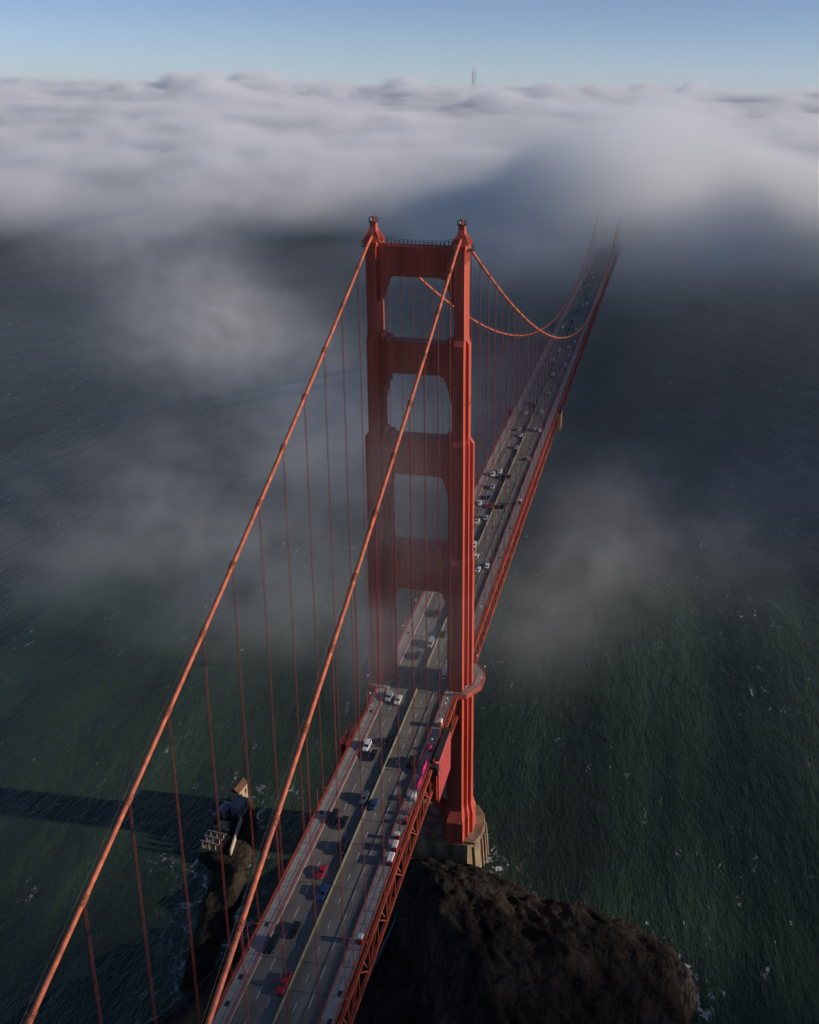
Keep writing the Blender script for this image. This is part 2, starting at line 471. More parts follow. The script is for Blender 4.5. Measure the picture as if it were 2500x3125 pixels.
# red warning sockets / little cable loops half way down the legs
for s in (-1, 1):
    for z, hx, hy in ((176.0, 2.7, 5.0), (133.0, 3.9, 6.0)):
        mb = MB()
        for j in range(9):
            y = TY-hy+ j*hy*2/8
            mb.tube([(s*HX+hx+.05, y, z-.4), (s*HX+hx+.55, y, z), (s*HX+hx+.5, y, z+.8)], .06, 5)
        mb.beam((s*HX+hx+.3, TY-hy, z-.2), (s*HX+hx+.3, TY+hy, z-.2), .1, .1)
        mb.obj('hanger_pins', M['band'], tower, fix=False).location = (0, -TY, 0)

# platforms that carry the walkway round the tower legs
for s in (-1, 1):
    cy = 3.2; zp = roadz(cy)
    out = [(13.3, -10.6), (17.2, -9.6), (21.3, -3.4), (21.3, 3.4), (17.2, 9.6), (13.3, 10.6)]
    inn = [(9.9, 10.6), (9.9, -10.6)]
    ring = [(s*x, cy+y) for x, y in out+inn]
    pf = MB().loft([[(x, y, zp-.25) for x, y in ring], [(x, y, zp+.24) for x, y in ring]]).obj('tower_platform', M['walk'], bridge)
    fs = MB()
    for i in range(len(out)-1):
        (xa, ya), (xb, yb) = out[i], out[i+1]
        fs.beam((s*xa, cy+ya, zp-.65), (s*xb, cy+yb, zp-.65), .28, 1.5)
        for z in (1.0, 1.45): fs.beam((s*xa, cy+ya, zp+z), (s*xb, cy+yb, zp+z), .1, .1)
        n = 12
        for j in range(n):
            t = j/n; x = xa+(xb-xa)*t; y = ya+(yb-ya)*t
            fs.box(s*x-.04, s*x+.04, cy+y-.04, cy+y+.04, zp+.1, zp+1.5)
    fs.obj('fascia', M['truss'], pf, fix=False)
    # gusset brackets under the platform
    for y in (-5.5, -2.2, 2.2, 5.5):
        x0 = s*16.0; x1 = s*(20.5 if abs(y) < 4 else 18.6)
        MB().add([(x0,cy+y-.15,zp-1),(x1,cy+y-.15,zp-1),(x0,cy+y-.15,zp-6),(x0,cy+y+.15,zp-1),(x1,cy+y+.15,zp-1),(x0,cy+y+.15,zp-6)], [(0,2,1),(3,4,5),(0,1,4,3),(1,2,5,4),(2,0,3,5)]).obj('gusset', M['truss'], pf)
    for i in range(1, 5):
        x, y = out[i]
        lp = MB().tube([(s*x, cy+y, zp+.1), (s*x, cy+y, zp+3.3)], .07, 6).obj('lamp_post', M['rail'], pf)
        MB().sphere((s*x, cy+y, zp+3.55), .30, 6).obj('globe', M['glass_lamp'], pf, smooth=True)

# concrete pier under the near tower
pier = empty('tower_pier', (0, 2.0, 0))
tag(pier, 'tan concrete pier under the near tower with ribbed rounded end', 'pier')
prof = []
def pier_ring(g, z):
    half = [(14.5, -10.4-g), (18.6, -10.38-g), (21.4+g, -6.4), (22.4+g, -1.5), (22.4+g, 1.5), (21.4+g, 6.4), (18.6, 10.38+g), (14.5, 10.4+g)]
    pts = half + [(-x, y) for x, y in reversed(half)]
    return [(x, y, z) for x, y in pts]
pb = MB().loft([pier_ring(1.2, -6), pier_ring(0.9, 3), pier_ring(0.2, 12.0), pier_ring(0.0, 13.45)]).obj('pier_body', M['concrete'], pier)
for s in (-1, 1):
    half = [(18.6, -10.38), (21.4, -6.4), (22.4, -1.5), (22.4, 1.5), (21.4, 6.4), (18.6, 10.38)]
    for (xa, ya), (xb, yb) in zip(half, half[1:]):
        for t in ((.0, 1.0) if (xa, ya) == (22.4, -1.5) else (.5,)):
            x = xa+(xb-xa)*t; y = ya+(yb-ya)*t
            MB().hexa([(s*(x-1),y-.75,-3),(s*(x+1.9),y-.75,-3),(s*(x+1.9),y+.75,-3),(s*(x-1),y+.75,-3)], [(s*(x-1),y-.6,11.6),(s*(x+.75),y-.6,11.6),(s*(x+.75),y+.6,11.6),(s*(x-1),y+.6,11.6)]).obj('buttress', M['concrete'], pier)
MB().box(-21, 21, -9.6, -9.3, 13.45, 14.3).obj('parapet', M['concrete'], pier)

# ------------------------------------------------------------------ water
def water_mat():
    m = bpy.data.materials.new('sea_water'); m.use_nodes = True
    nt = m.node_tree; N = nt.nodes; L = nt.links; p = N['Principled BSDF']
    tc = N.new('ShaderNodeTexCoord')
    def mapping(sc, rot=0.0):
        mp = N.new('ShaderNodeMapping'); mp.inputs['Scale'].default_value = sc; mp.inputs['Rotation'].default_value = (0, 0, rot)
        L.new(tc.outputs['Object'], mp.inputs[0]); return mp
    def nz(mp, s, d=4, r=.55, dist=0.0):
        n = N.new('ShaderNodeTexNoise'); n.inputs['Scale'].default_value = s; n.inputs['Detail'].default_value = d
        n.inputs['Roughness'].default_value = r; n.inputs['Distortion'].default_value = dist
        L.new(mp.outputs[0], n.inputs['Vector']); return n
    def math_(op, a, b=None, clamp=False):
        n = N.new('ShaderNodeMath'); n.operation = op; n.use_clamp = clamp
        for i, v in enumerate((a, b)):
            if v is None: continue
            if hasattr(v, 'outputs'): L.new(v.outputs[0], n.inputs[i])
            elif hasattr(v, 'is_output'): L.new(v, n.inputs[i])
            else: n.inputs[i].default_value = v
        return n
    def smooth(v, a, b):
        n = N.new('ShaderNodeMapRange'); n.interpolation_type = 'SMOOTHSTEP'
        L.new(v.outputs[0], n.inputs['Value']); n.inputs['From Min'].default_value = a; n.inputs['From Max'].default_value = b
        return n
    waves = mapping((1.0, 0.42, 1), math.radians(62))
    w1 = nz(waves, 0.055, 5, .6, .3); w2 = nz(waves, 0.30, 5, .65, .2); w3 = nz(mapping((1, .5, 1), math.radians(-40)), 1.1, 4)
    h = math_('ADD', math_('MULTIPLY', w1, 3.0), math_('ADD', math_('MULTIPLY', w2, 1.5), math_('MULTIPLY', w3, .45)))
    b = N.new('ShaderNodeBump'); b.inputs['Strength'].default_value = 0.75; b.inputs['Distance'].default_value = 1.0
    L.new(h.outputs[0], b.inputs['Height']); L.new(b.outputs[0], p.inputs['Normal'])
    # whitecaps: sparse crests of the wave field
    patch = smooth(nz(mapping((1, 1, 1)), 0.014, 3), .42, .60)
    crest = smooth(nz(waves, 0.19, 6, .74, .6), .615, .675)
    fine = smooth(nz(mapping((1, 1, 1)), .9, 3), .42, .62)
    cap = math_('MULTIPLY', math_('MULTIPLY', crest, patch), fine)
    # surf round rocks and pier: rings of foam broken by noise
    sep = N.new('ShaderNodeSeparateXYZ'); L.new(tc.outputs['Object'], sep.inputs[0])
    brk = nz(mapping((1, 1, 1)), 0.22, 8, .75, 1.0)
    foam = cap
    for x, y, r, th in ((29, -2, 6, .54), (-70, 3, 9, .56), (-84, -18, 9, .56), (-68, -38, 10, .54), (-56, -50, 13, .50), (-78, 17, 6, .55), (-50, -10, 22, .66), (46, 14, 7, .62), (-66, 20, 9, .60)):
        dx = math_('SUBTRACT', sep.outputs[0], x); dy = math_('SUBTRACT', sep.outputs[1], y)
        d2 = math_('ADD', math_('MULTIPLY', dx, dx), math_('MULTIPLY', dy, dy))
        g = math_('POWER', 2.71828, math_('MULTIPLY', d2, -1.0/(r*r)))
        v = math_('MULTIPLY', g, smooth(brk, th, th+.10))
        foam = math_('MAXIMUM', foam, v)
    at = N.new('ShaderNodeAttribute'); at.attribute_name = 'shore'
    foam = math_('MAXIMUM', foam, math_('MULTIPLY', at.outputs['Fac'], smooth(brk, .54, .66)))
    # a faint wake line far off on the left
    wk = math_('MULTIPLY', smooth(math_('ABSOLUTE', math_('SUBTRACT', sep.outputs[1], 742.0)), 2.2, .3), math_('MULTIPLY', smooth(math_('ABSOLUTE', math_('ADD', sep.outputs[0], 545.0)), 70, 30), smooth(fine, .2, .9)))
    foam = math_('MAXIMUM', foam, math_('MULTIPLY', wk, .25), True)
    big = nz(mapping((1, 1, 1)), 0.004, 3)
    cr = N.new('ShaderNodeValToRGB'); cr.color_ramp.elements[0].position = .42; cr.color_ramp.elements[1].position = .60
    cr.color_ramp.elements[0].color = (0.016, 0.026, 0.019, 1); cr.color_ramp.elements[1].color = (0.046, 0.076, 0.044, 1)
    streak = nz(mapping((1, .10, 1), math.radians(52)), 0.035, 5, .6, .2)
    mixv = math_('ADD', math_('MULTIPLY', big, .55), math_('MULTIPLY', streak, .45))
    L.new(mixv.outputs[0], cr.inputs[0])
    mx = N.new('ShaderNodeMix'); mx.data_type = 'RGBA'
    L.new(foam.outputs[0], mx.inputs['Factor']); L.new(cr.outputs[0], mx.inputs['A']); mx.inputs['B'].default_value = (.62, .64, .64, 1)
    L.new(mx.outputs['Result'], p.inputs['Base Color'])
    rg = math_('ADD', math_('MULTIPLY', foam, .6), .16, True); L.new(rg.outputs[0], p.inputs['Roughness'])
    p.inputs['IOR'].default_value = 1.33; p.inputs['Specular IOR Level'].default_value = .32
    return m
# ------------------------------------------------------------------ headland terrain
def rock_mat():
    m = bpy.data.materials.new('brown_headland_rock'); m.use_nodes = True
    nt = m.node_tree; N = nt.nodes; L = nt.links; p = N['Principled BSDF']
    p.inputs['Roughness'].default_value = .95; p.inputs['Specular IOR Level'].default_value = .1
    tc = N.new('ShaderNodeTexCoord'); mp = N.new('ShaderNodeMapping'); mp.inputs['Rotation'].default_value = (0, 0, .9); mp.inputs['Scale'].default_value = (1, .35, .7)
    L.new(tc.outputs['Object'], mp.inputs[0])
    n1 = N.new('ShaderNodeTexNoise'); n1.inputs['Scale'].default_value = .12; n1.inputs['Detail'].default_value = 9; n1.inputs['Roughness'].default_value = .68
    L.new(mp.outputs[0], n1.inputs['Vector'])
    cr = N.new('ShaderNodeValToRGB'); e = cr.color_ramp.elements
    e[0].position = .30; e[0].color = (.010, .009, .009, 1); e[1].position = .76; e[1].color = (.125, .096, .062, 1)
    x = e.new(.47); x.color = (.036, .029, .022, 1); x = e.new(.60); x.color = (.066, .049, .034, 1)
    L.new(n1.outputs['Fac'], cr.inputs[0])
    # bird-whitened ledge at the outer tip
    sep = N.new('ShaderNodeVectorMath'); sep.operation = 'DISTANCE'; sep.inputs[1].default_value = (99, -42, 6); L.new(tc.outputs['Object'], sep.inputs[0])
    mr = N.new('ShaderNodeMapRange'); mr.inputs['From Min'].default_value = 12; mr.inputs['From Max'].default_value = 2; L.new(sep.outputs['Value'], mr.inputs['Value'])
    n2 = N.new('ShaderNodeTexNoise'); n2.inputs['Scale'].default_value = .5; n2.inputs['Detail'].default_value = 6; L.new(tc.outputs['Object'], n2.inputs['Vector'])
    mr2 = N.new('ShaderNodeMapRange'); mr2.inputs['From Min'].default_value = .45; mr2.inputs['From Max'].default_value = .62; L.new(n2.outputs['Fac'], mr2.inputs['Value'])
    mu = N.new('ShaderNodeMath'); mu.operation = 'MULTIPLY'; L.new(mr.outputs[0], mu.inputs[0]); L.new(mr2.outputs[0], mu.inputs[1])
    mx = N.new('ShaderNodeMix'); mx.data_type = 'RGBA'; L.new(mu.outputs[0], mx.inputs['Factor']); L.new(cr.outputs[0], mx.inputs['A']); mx.inputs['B'].default_value = (.32, .29, .27, 1)
    # fractured joints
    vo = N.new('ShaderNodeTexVoronoi'); vo.feature = 'DISTANCE_TO_EDGE'; vo.inputs['Scale'].default_value = .16; vo.inputs['Randomness'].default_value = 1.0
    wv = N.new('ShaderNodeVectorMath'); wv.operation = 'MULTIPLY_ADD'; L.new(n2.outputs['Color'], wv.inputs[0]); wv.inputs[1].default_value = (5, 5, 5); L.new(mp.outputs[0], wv.inputs[2]); L.new(wv.outputs[0], vo.inputs['Vector'])
    ck = N.new('ShaderNodeMapRange'); ck.inputs['From Max'].default_value = .10; ck.inputs['To Min'].default_value = .35; L.new(vo.outputs['Distance'], ck.inputs['Value'])
    mk = N.new('ShaderNodeMix'); mk.data_type = 'RGBA'; mk.blend_type = 'MULTIPLY'; mk.inputs['Factor'].default_value = 1.0
    L.new(mx.outputs['Result'], mk.inputs['A']); L.new(ck.outputs[0], mk.inputs['B'])
    L.new(mk.outputs['Result'], p.inputs['Base Color'])
    b2 = N.new('ShaderNodeBump'); b2.inputs['Strength'].default_value = .8; b2.inputs['Distance'].default_value = 1.5; L.new(vo.outputs['Distance'], b2.inputs['Height'])
    b = N.new('ShaderNodeBump'); b.inputs['Strength'].default_value = 1.0; b.inputs['Distance'].default_value = 1.4; L.new(b2.outputs[0], b.inputs['Normal'])
    n3 = N.new('ShaderNodeTexNoise'); n3.inputs['Scale'].default_value = .6; n3.inputs['Detail'].default_value = 8; n3.inputs['Roughness'].default_value = .65
    L.new(mp.outputs[0], n3.inputs['Vector']); L.new(n3.outputs['Fac'], b.inputs['Height']); L.new(b.outputs[0], p.inputs['Normal'])
    return m
M['rock'] = rock_mat()
COAST = [(23,-8.5),(36,-13),(50,-19),(60,-17),(70,-21),(85,-27),(95,-32),(100,-38),(101,-44),(96,-54),(99,-70),(108,-100),(122,-150),(150,-300),(170,-460),
         (-190,-460),(-150,-300),(-90,-150),(-62,-85),(-50,-62),(-40,-46),(-28,-30),(-22,-8.5)]
SPIT = [(-50,-70),(-55,-48),(-56,-34),(-59.5,-22),(-62,-10),(-65.5,1),(-69.5,8),(-74,14),(-78,15),(-81,11),(-83,2),(-82,-8),(-81,-19),(-73,-24),(-69,-34),(-67,-46),(-63,-56),(-60,-70)]
def sdist(P, X, Y):
    """signed distance to polygon, positive inside (numpy arrays)"""
    d = np.full(X.shape, 1e9); ins = np.zeros(X.shape, bool); n = len(P)
    for i in range(n):
        ax, ay = P[i]; bx, by = P[(i+1) % n]
        ex, ey = bx-ax, by-ay
        t = np.clip(((X-ax)*ex+(Y-ay)*ey)/(ex*ex+ey*ey), 0, 1)
        d = np.minimum(d, np.hypot(X-ax-t*ex, Y-ay-t*ey))
        c = ((ay > Y) != (by > Y)) & (X < (bx-ax)*(Y-ay)/(by-ay+1e-12)+ax)
        ins ^= c
    return np.where(ins, d, -d)
def sstep(a, b, x):
    t = np.clip((x-a)/(b-a), 0, 1); return t*t*(3-2*t)
def land(X, Y):
    nz = np.zeros(X.shape); rg = np.zeros(X.shape); fine = np.zeros(X.shape)
    fx, fy, fn, fr, ff = X.ravel(), Y.ravel(), nz.ravel(), rg.ravel(), fine.ravel()
    for i in range(fx.size):
        x, y = fx[i], fy[i]
        fn[i] = noise.fractal(Vector((x*.06, y*.06, 3.1)), 0.9, 2.1, 6)
        ff[i] = noise.ridged_multi_fractal(Vector(((x*.62-y*.78)*.10, (x*.78+y*.62)*.26, 1.7)), 0.8, 2.2, 4, 1.0, 2.0)-1.0
        u = (x*.62-y*.78)*.020; v = (x*.78+y*.62)*.060
        fr[i] = noise.ridged_multi_fractal(Vector((u, v, 7.7)), 0.9, 2.1, 5, 1.0, 2.0)
    d = sdist(COAST, X+nz*3.0, Y+nz*2.0)
    h = -7 + 7*sstep(-6, 0, d) + 9.5*sstep(0, 5, d) + .40*np.maximum(d-3, 0)*(1-.25*sstep(60, 200, d))
    h = h + (rg-1.0)*2.2*sstep(0, 16, d) + nz*2.0*sstep(0, 10, d) + fine*1.1*sstep(0, 6, d)
    # gully with the shore road under the bridge, east of the ridge
    cx = np.interp(-Y, [10, 17, 47, 59, 72, 94, 140, 220, 460], [3, 6, 18, 27, 36, 44, 55, 66, 90])
    g = sstep(cx-17, cx+1, X)
    low = 8.5 + .10*np.maximum(-Y-20, 0) + nz*.6
    h = np.where((d > 0) & (X > -60), h*g + np.minimum(low, h)*(1-g), h)
    ds = sdist(SPIT, X+nz*1.6, Y+nz*1.6)
    flat = sstep(-26, -18, Y)
    hs = -6 + 6*sstep(-4, 0, ds) + (3.0+1.6*(1-flat))*sstep(0, 3.0, ds) + nz*(2.6-2.2*flat)*sstep(0, 2, ds) + (rg-1)*1.6*(1-flat)*sstep(0, 3, ds)
    return np.maximum(h, hs)
xs = [-16000, -4000, -1200, -400, -160] + list(range(-112, 132, 2)) + [200, 400, 1200, 4000, 12000]
ys = [-3000, -600, -220] + list(range(-140, 42, 2)) + [90, 160, 400, 1200, 4000, 20000]
WX, WY = np.meshgrid(np.array(xs, float), np.array(ys, float))
mb = MB(); mb.v = list(zip(WX.ravel().tolist(), WY.ravel().tolist(), [0.0]*WX.size)); nx = len(xs)
for j in range(len(ys)-1):
    for i in range(nx-1): mb.f.append((j*nx+i, j*nx+i+1, (j+1)*nx+i+1, (j+1)*nx+i)); mb.m.append(0)
wo = tag(mb.obj('water', water_mat(), fix=False), 'dark green choppy sea with scattered whitecaps', kind='structure')
PIER = [(-22, -9), (22, -9), (24, 2), (22, 13), (-22, 13), (-24, 2)]
shore = np.exp(-(np.minimum(np.abs(sdist(COAST, WX, WY))*(1.0), np.minimum(np.abs(sdist(SPIT, WX, WY))*.8, np.abs(sdist(PIER, WX, WY))*1.6))/4.5)**2)
at = wo.data.attributes.new('shore', 'FLOAT', 'POINT'); at.data.foreach_set('value', shore.ravel().astype(np.float32))
def grid(x0, x1, y0, y1, st):
    xs = np.arange(x0, x1+st/2, st); ys = np.arange(y0, y1+st/2, st)
    X, Y = np.meshgrid(xs, ys); Z = land(X, Y); n = len(xs)
    mb = MB(); mb.v = list(zip(X.ravel().tolist(), Y.ravel().tolist(), Z.ravel().tolist()))
    for j in range(len(ys)-1):
        for i in range(n-1): mb.f.append((j*n+i, j*n+i+1, (j+1)*n+i+1, (j+1)*n+i))
    mb.m = [0]*len(mb.f); return mb
tag(grid(-100, 116, -132, 24, 0.9).obj('headland', M['rock'], smooth=True, fix=False), 'dark brown rocky headland beside the near tower pier', kind='structure')
def hills(x, y):
    r = 250*math.exp(-(((x-420)/420)**2+((y+820)/330)**2)) + 210*math.exp(-(((x+330)/380)**2+((y+900)/380)**2)) + 60*math.exp(-(((x+20)/200)**2+((y+430)/170)**2))
    return r + 28*noise.fractal(Vector((x*.006, y*.006, 1.3)), .9, 2.1, 5)*min(1, r/60)
mb = MB(); nxh = 71
for j in range(46):
    for i in range(nxh):
        x = -900+30*i; y = -1560+30*j; k = min(1.0, max(0.0, (-140-y)/80))
        cx_ = 1.0 if x < 150 - .1*(y+132) else max(0.0, 1-(x-150+.1*(y+132))/300 + min(1.5, (-y-200)/260))
        mb.v.append((x, y, -4 + hills(x, y)*k*min(1, max(0, cx_)) + 3*k))
for j in range(45):
    for i in range(nxh-1): mb.f.append((j*nxh+i, j*nxh+i+1, (j+1)*nxh+i+1, (j+1)*nxh+i)); mb.m.append(0)
tag(mb.obj('hills', M['rock'], smooth=True, fix=False), 'coastal hills behind the viewpoint', kind='structure')
tag(grid(-220, 240, -460, -132, 8.0).obj('inland_slope', M['rock'], smooth=True, fix=False), 'hillside behind the headland', kind='structure')


# ------------------------------------------------------------------ lattice radio tower on the far hill, above the fog
rt = tag(empty('radio_mast', (-1655, 8318, 250)), 'tiny three-pronged radio mast rising above the fog on the horizon', 'radio mast')
M['mast'] = mat('mast_paint', (0.32, 0.28, 0.29), 0.7, 0.1, 0.05)
def mast_leg(a):
    def P(r, z): return (r*math.cos(a), r*math.sin(a), z)
    return MB().tube([P(26, -20), P(15, 110), P(11, 170), P(19, 232), P(19, 300)], [4, 3.2, 2.8, 2.6, 1.3], 6)
for j in range(3): mast_leg(.5+j*2*PI/3).obj('mast_leg', M['mast'], rt)
for z, r, w in ((172, 11.5, 4), (232, 20, 5), (110, 15.5, 4)):
    mb = MB()
    for j in range(3):
        a, b = .5+j*2*PI/3, .5+(j+1)*2*PI/3
        mb.beam((r*1.3*math.cos(a), r*1.3*math.sin(a), z), (r*1.3*math.cos(b), r*1.3*math.sin(b), z), w, w)
    mb.obj('cross_arm', M['mast'], rt)

# ------------------------------------------------------------------ buildings on the rocky spit
M['tan_wall'] = mat('weathered_tan_wall', (0.40, 0.31, 0.19), .85, .12, .6)
M['brown_roof'] = mat('brown_roof', (0.15, 0.07, 0.042), .85, .2, .8)
M['grey_wall'] = mat('grey_render', (0.20, 0.20, 0.21), .85, .15, .6)
M['grey_roof'] = mat('grey_roof', (0.24, 0.25, 0.27), .8, .12, .8)
M['old_concrete'] = mat('old_yellowed_concrete', (0.30, 0.235, 0.135), .9, .25, .7, bump=.3)
M['white_wall'] = mat('whitewashed_wall', (0.54, 0.47, 0.35), .85, .1, .6)
def house(name, cx, cy, z0, w, l, h, rz, wall, roof, label, cat='building', gable=1.2, wins=2):
    t = tag(empty(name, (cx, cy, z0), rz), label, cat)
    MB().box(-w/2, w/2, -l/2, l/2, -1.5, h).obj('wall', wall, t)
    if gable:
        MB().add([(-w/2-.25,-l/2-.25,h),(w/2+.25,-l/2-.25,h),(0,-l/2-.25,h+gable),(-w/2-.25,l/2+.25,h),(w/2+.25,l/2+.25,h),(0,l/2+.25,h+gable)], [(0,1,2),(3,5,4),(1,4,5,2),(0,2,5,3),(0,3,4,1)]).obj('roof', roof, t)
    else:
        r = MB().box(-w/2-.1, w/2+.1, -l/2-.1, l/2+.1, h+.003, h+.25)
        for a, b, c, d in ((-w/2-.1,w/2+.1,-l/2-.1,-l/2+.15),(-w/2-.1,w/2+.1,l/2-.15,l/2+.1),(-w/2-.1,-w/2+.15,-l/2+.15,l/2-.15),(w/2-.15,w/2+.1,-l/2+.15,l/2-.15)): r.box(a,b,c,d,h+.25,h+.6)
        r.obj('roof', roof, t)
    for j in range(wins):
        y = -l/2+l*(j+.5)/wins
        for sx in (-1, 1):
            wn_ = MB().box(sx*w/2-.04, sx*w/2+.04, y-.45, y+.45, h*.45, h*.75).obj('window', M['car_glass'], t)
            MB().box(sx*w/2-.08, sx*w/2+.08, y-.6, y+.6, h*.42, h*.445).obj('sill', wall, wn_)
    MB().box(-.5, .5, -l/2-.05, -l/2+.05, 0, 2.1).obj('door', M['steel_dark'], t)
    return t
house('signal_house', -75.9, 9.3, 3.0, 3.6, 6.4, 6.6, -.12, M['tan_wall'], M['brown_roof'], 'tall narrow building with brown roof and sunlit tan wall at the tip of the spit', gable=1.7, wins=2)
house('flat_roofed_house', -73.2, 3.3, 2.8, 3.9, 5.6, 4.8, -.12, M['grey_wall'], M['grey_roof'], 'grey flat-roofed building just behind the brown-roofed one on the spit', gable=0, wins=2)
house('small_hut', -78.6, 1.2, 2.8, 3.3, 3.6, 3.2, -.2, M['grey_wall'], M['grey_roof'], 'small pale grey gabled hut on the left side of the spit', gable=1.0, wins=1)
wl_ = MB()
pw = [(-70.6, -1.0), (-69.6, -6.5), (-68.4, -12), (-67.2, -17.8)]
for (a, b), (c, d) in zip(pw, pw[1:]): wl_.beam((a, b, 3.2), (c, d, 3.2), .5, 4.2)
tag(wl_.obj('sea_wall', M['white_wall']), 'bright sunlit retaining wall along the right side of the spit', 'wall')
ru = tag(empty('concrete_ruin', (-75.2, -13.0, 3.0), -.12), 'roofless concrete frame of beams and pillars on the near end of the spit', 'ruin')
MB().box(-3.6, 3.6, -4.3, 4.3, -1.5, .25).obj('floor_slab', M['old_concrete'], ru)
for y in (-4.0, -1.3, 1.4, 4.0):
    MB().box(-3.7, 3.5, y-.25, y+.25, 3.1, 3.6).obj('beam', M['grey_wall'], ru)
    for x in (-3.2, -.6, 2.2):
        MB().box(x-.28, x+.28, y-.28, y+.28, .25, 3.1).obj('pillar', M['old_concrete'], ru)
MB().box(-3.4, .4, 4.6, 8.8, -1.5, 2.2).obj('annexe', M['old_concrete'], ru)
# low wall of the shore road in the gully under the bridge
wl_ = MB(); pw = [(2.8, -13), (2.6, -24), (1.8, -40), (.2, -66), (-2, -100), (-4, -130)]
for (a, b), (c, d) in zip(pw, pw[1:]): wl_.beam((a, b, 8.7+.1*max(-b-20, 0)), (c, d, 8.7+.1*max(-d-20, 0)), .4, 1.9)
tag(wl_.obj('road_wall', M['grey_wall']), 'pale low wall of the shore road in the dark gully under the bridge', 'wall')

# ------------------------------------------------------------------ maintenance gear hung on the bridge
sc = tag(empty('scaffold_enclosure', (15.2, -33.0, 59.0)), 'red sheeted scaffold box hung on the west truss before the near tower', 'scaffold')
ln = 8.6; hh = 12.6
MB().hexa([(-.9,-ln,2),(.9,-ln,0),(.9,ln-.8,0),(-.9,ln-.8,1)], [(-.9,-ln,hh+2.6),(.9,-ln,hh+1.2),(.9,ln,hh),(-.9,ln,hh+1.2)]).obj('sheeting', M['shroud'], sc)
mb = MB()
for j in range(9):
    y = -ln+.3+j*(2*ln-1.2)/8
    mb.beam((.93, y, .4), (.93, y+.05, hh+.6), .08, .12)
for j in range(5): mb.beam((.95, -ln+.2, 1.0+j*2.6), (.95, ln-1.0, .8+j*2.6), .08, .08)
mb.obj('scaffold_poles', M['rail'], sc)
MB().box(-1.0, 1.0, -ln+.3, ln-.4, hh+2.2, hh+2.5).obj('roof_sheet', M['steel_dark'], sc)
MB().box(-2.6, 1.0, -ln-1.6, -ln+.6, hh-1.6, hh+1.4).obj('access_box', M['steel_dark'], sc)
MB().box(-.6, .5, -ln-1.2, -ln-.2, 1.5, hh-1.8).obj('hoist_post', M['truss'], sc)
sc2 = tag(empty('scaffold_enclosure', (15.0, 299.0, 66.0)), 'pale orange sheeted scaffold box hung on the west truss far beyond the tower', 'scaffold')
MB().box(-.9, .9, -5, 5, 0, 12.4).obj('sheeting', M['pale_panel'], sc2)
MB().box(-1.1, 1.1, -6.5, 4, 11.6, 13.4).obj('roof_sheet', M['steel_dark'], sc2)
for cy, lb in ((-34.0, 'dark red maintenance cage on the east railing before the near tower'), (287.0, 'dark red maintenance cage on the east railing far beyond the tower')):
    z = roadz(cy)
    tv = tag(empty('maintenance_cage', (-15.0, cy, z)), lb, 'cage')
    mb = MB().box(-1.0, 1.0, -5.5, 5.5, -3.2, -2.9)
    for x in (-1, 1):
        for y in (-5.4, -2.7, 0, 2.7, 5.4): mb.box(x-.09, x+.09, y-.09, y+.09, -2.9, 2.6)
        for zz in (-1.8, -.6, .6, 1.7, 2.5): mb.box(x-.07, x+.07, -5.5, 5.5, zz, zz+.12)
    mb.obj('frame', M['dark_red'], tv)
    MB().box(-1.0, .9, -5.4, -1.5, -2.9, 1.6).obj('panel', M['dark_red'], tv)
    MB().tube([(1.2, 3.0, -.2), (1.2, 3.0, 3.2)], .09, 6).obj('post', M['rail'], tv)

# gear standing on the western walkway
def crate(name, x, y, sx, sy, sz, body, lid, label, cat, rz=0.0):
    t = tag(empty(name, (x, y, roadz(y)+.245), rz), label, cat)
    MB().box(-sx/2, sx/2, -sy/2, sy/2, 0, sz*.8).obj('body', body, t)
    MB().hexa([(-sx/2-.04,-sy/2-.04,sz*.8+.003),(sx/2+.04,-sy/2-.04,sz*.8+.003),(sx/2+.04,sy/2+.04,sz*.8+.003),(-sx/2-.04,sy/2+.04,sz*.8+.003)], [(-sx/2+.1,-sy/2+.1,sz),(sx/2-.1,-sy/2+.1,sz),(sx/2-.1,sy/2-.1,sz),(-sx/2+.1,sy/2-.1,sz)]).obj('lid', lid, t)
    for s in (-1, 1): MB().box(-sx/2+.05, sx/2-.05, s*sy/2-.03, s*sy/2+.03, .3, .42).obj('latch_bar', M['steel_dark'], t)
    return t
M['red_body'] = mat('red_painted_box', (0.46, .04, .04), .6, .12, 1)
crate('tool_shed', 12.3, -106.9, 1.2, 1.5, 2.2, M['red_body'], M['white_box'], 'red booth with white top on the west walkway nearest the viewer', 'booth')
crate('tool_box', 12.4, -81.0, 1.5, 3.2, 1.9, M['red_body'], M['white_box'], 'largest white-topped red crate on the west walkway, nearest of the row of three', 'crate')
crate('tool_box', 12.3, -76.3, 1.3, 2.6, 1.9, M['red_body'], M['white_box'], 'white-topped red crate in the middle of the row of three on the west walkway', 'crate')
crate('tool_box', 11.8, -72.5, 1.4, 1.3, 1.8, M['red_body'], M['white_box'], 'smallest white-topped red crate, farthest of the row of three on the west walkway', 'crate')
crate('storage_box', 12.3, -57.0, 1.3, 2.2, 1.6, M['white_box'], M['white_box'], 'white crate on the west walkway just beyond the lamp with the sign', 'crate')
crate('storage_box', 12.2, -23.0, 1.3, 2.0, 2.2, M['pale_panel'], M['white_box'], 'white-lidded orange crate on the west walkway beside the red scaffold', 'crate')
crate('portable_toilet', 12.0, 148.5, 1.2, 1.3, 2.4, M['red_body'], M['white_box'], 'single red booth with white top on the west walkway beyond the tower', 'booth')
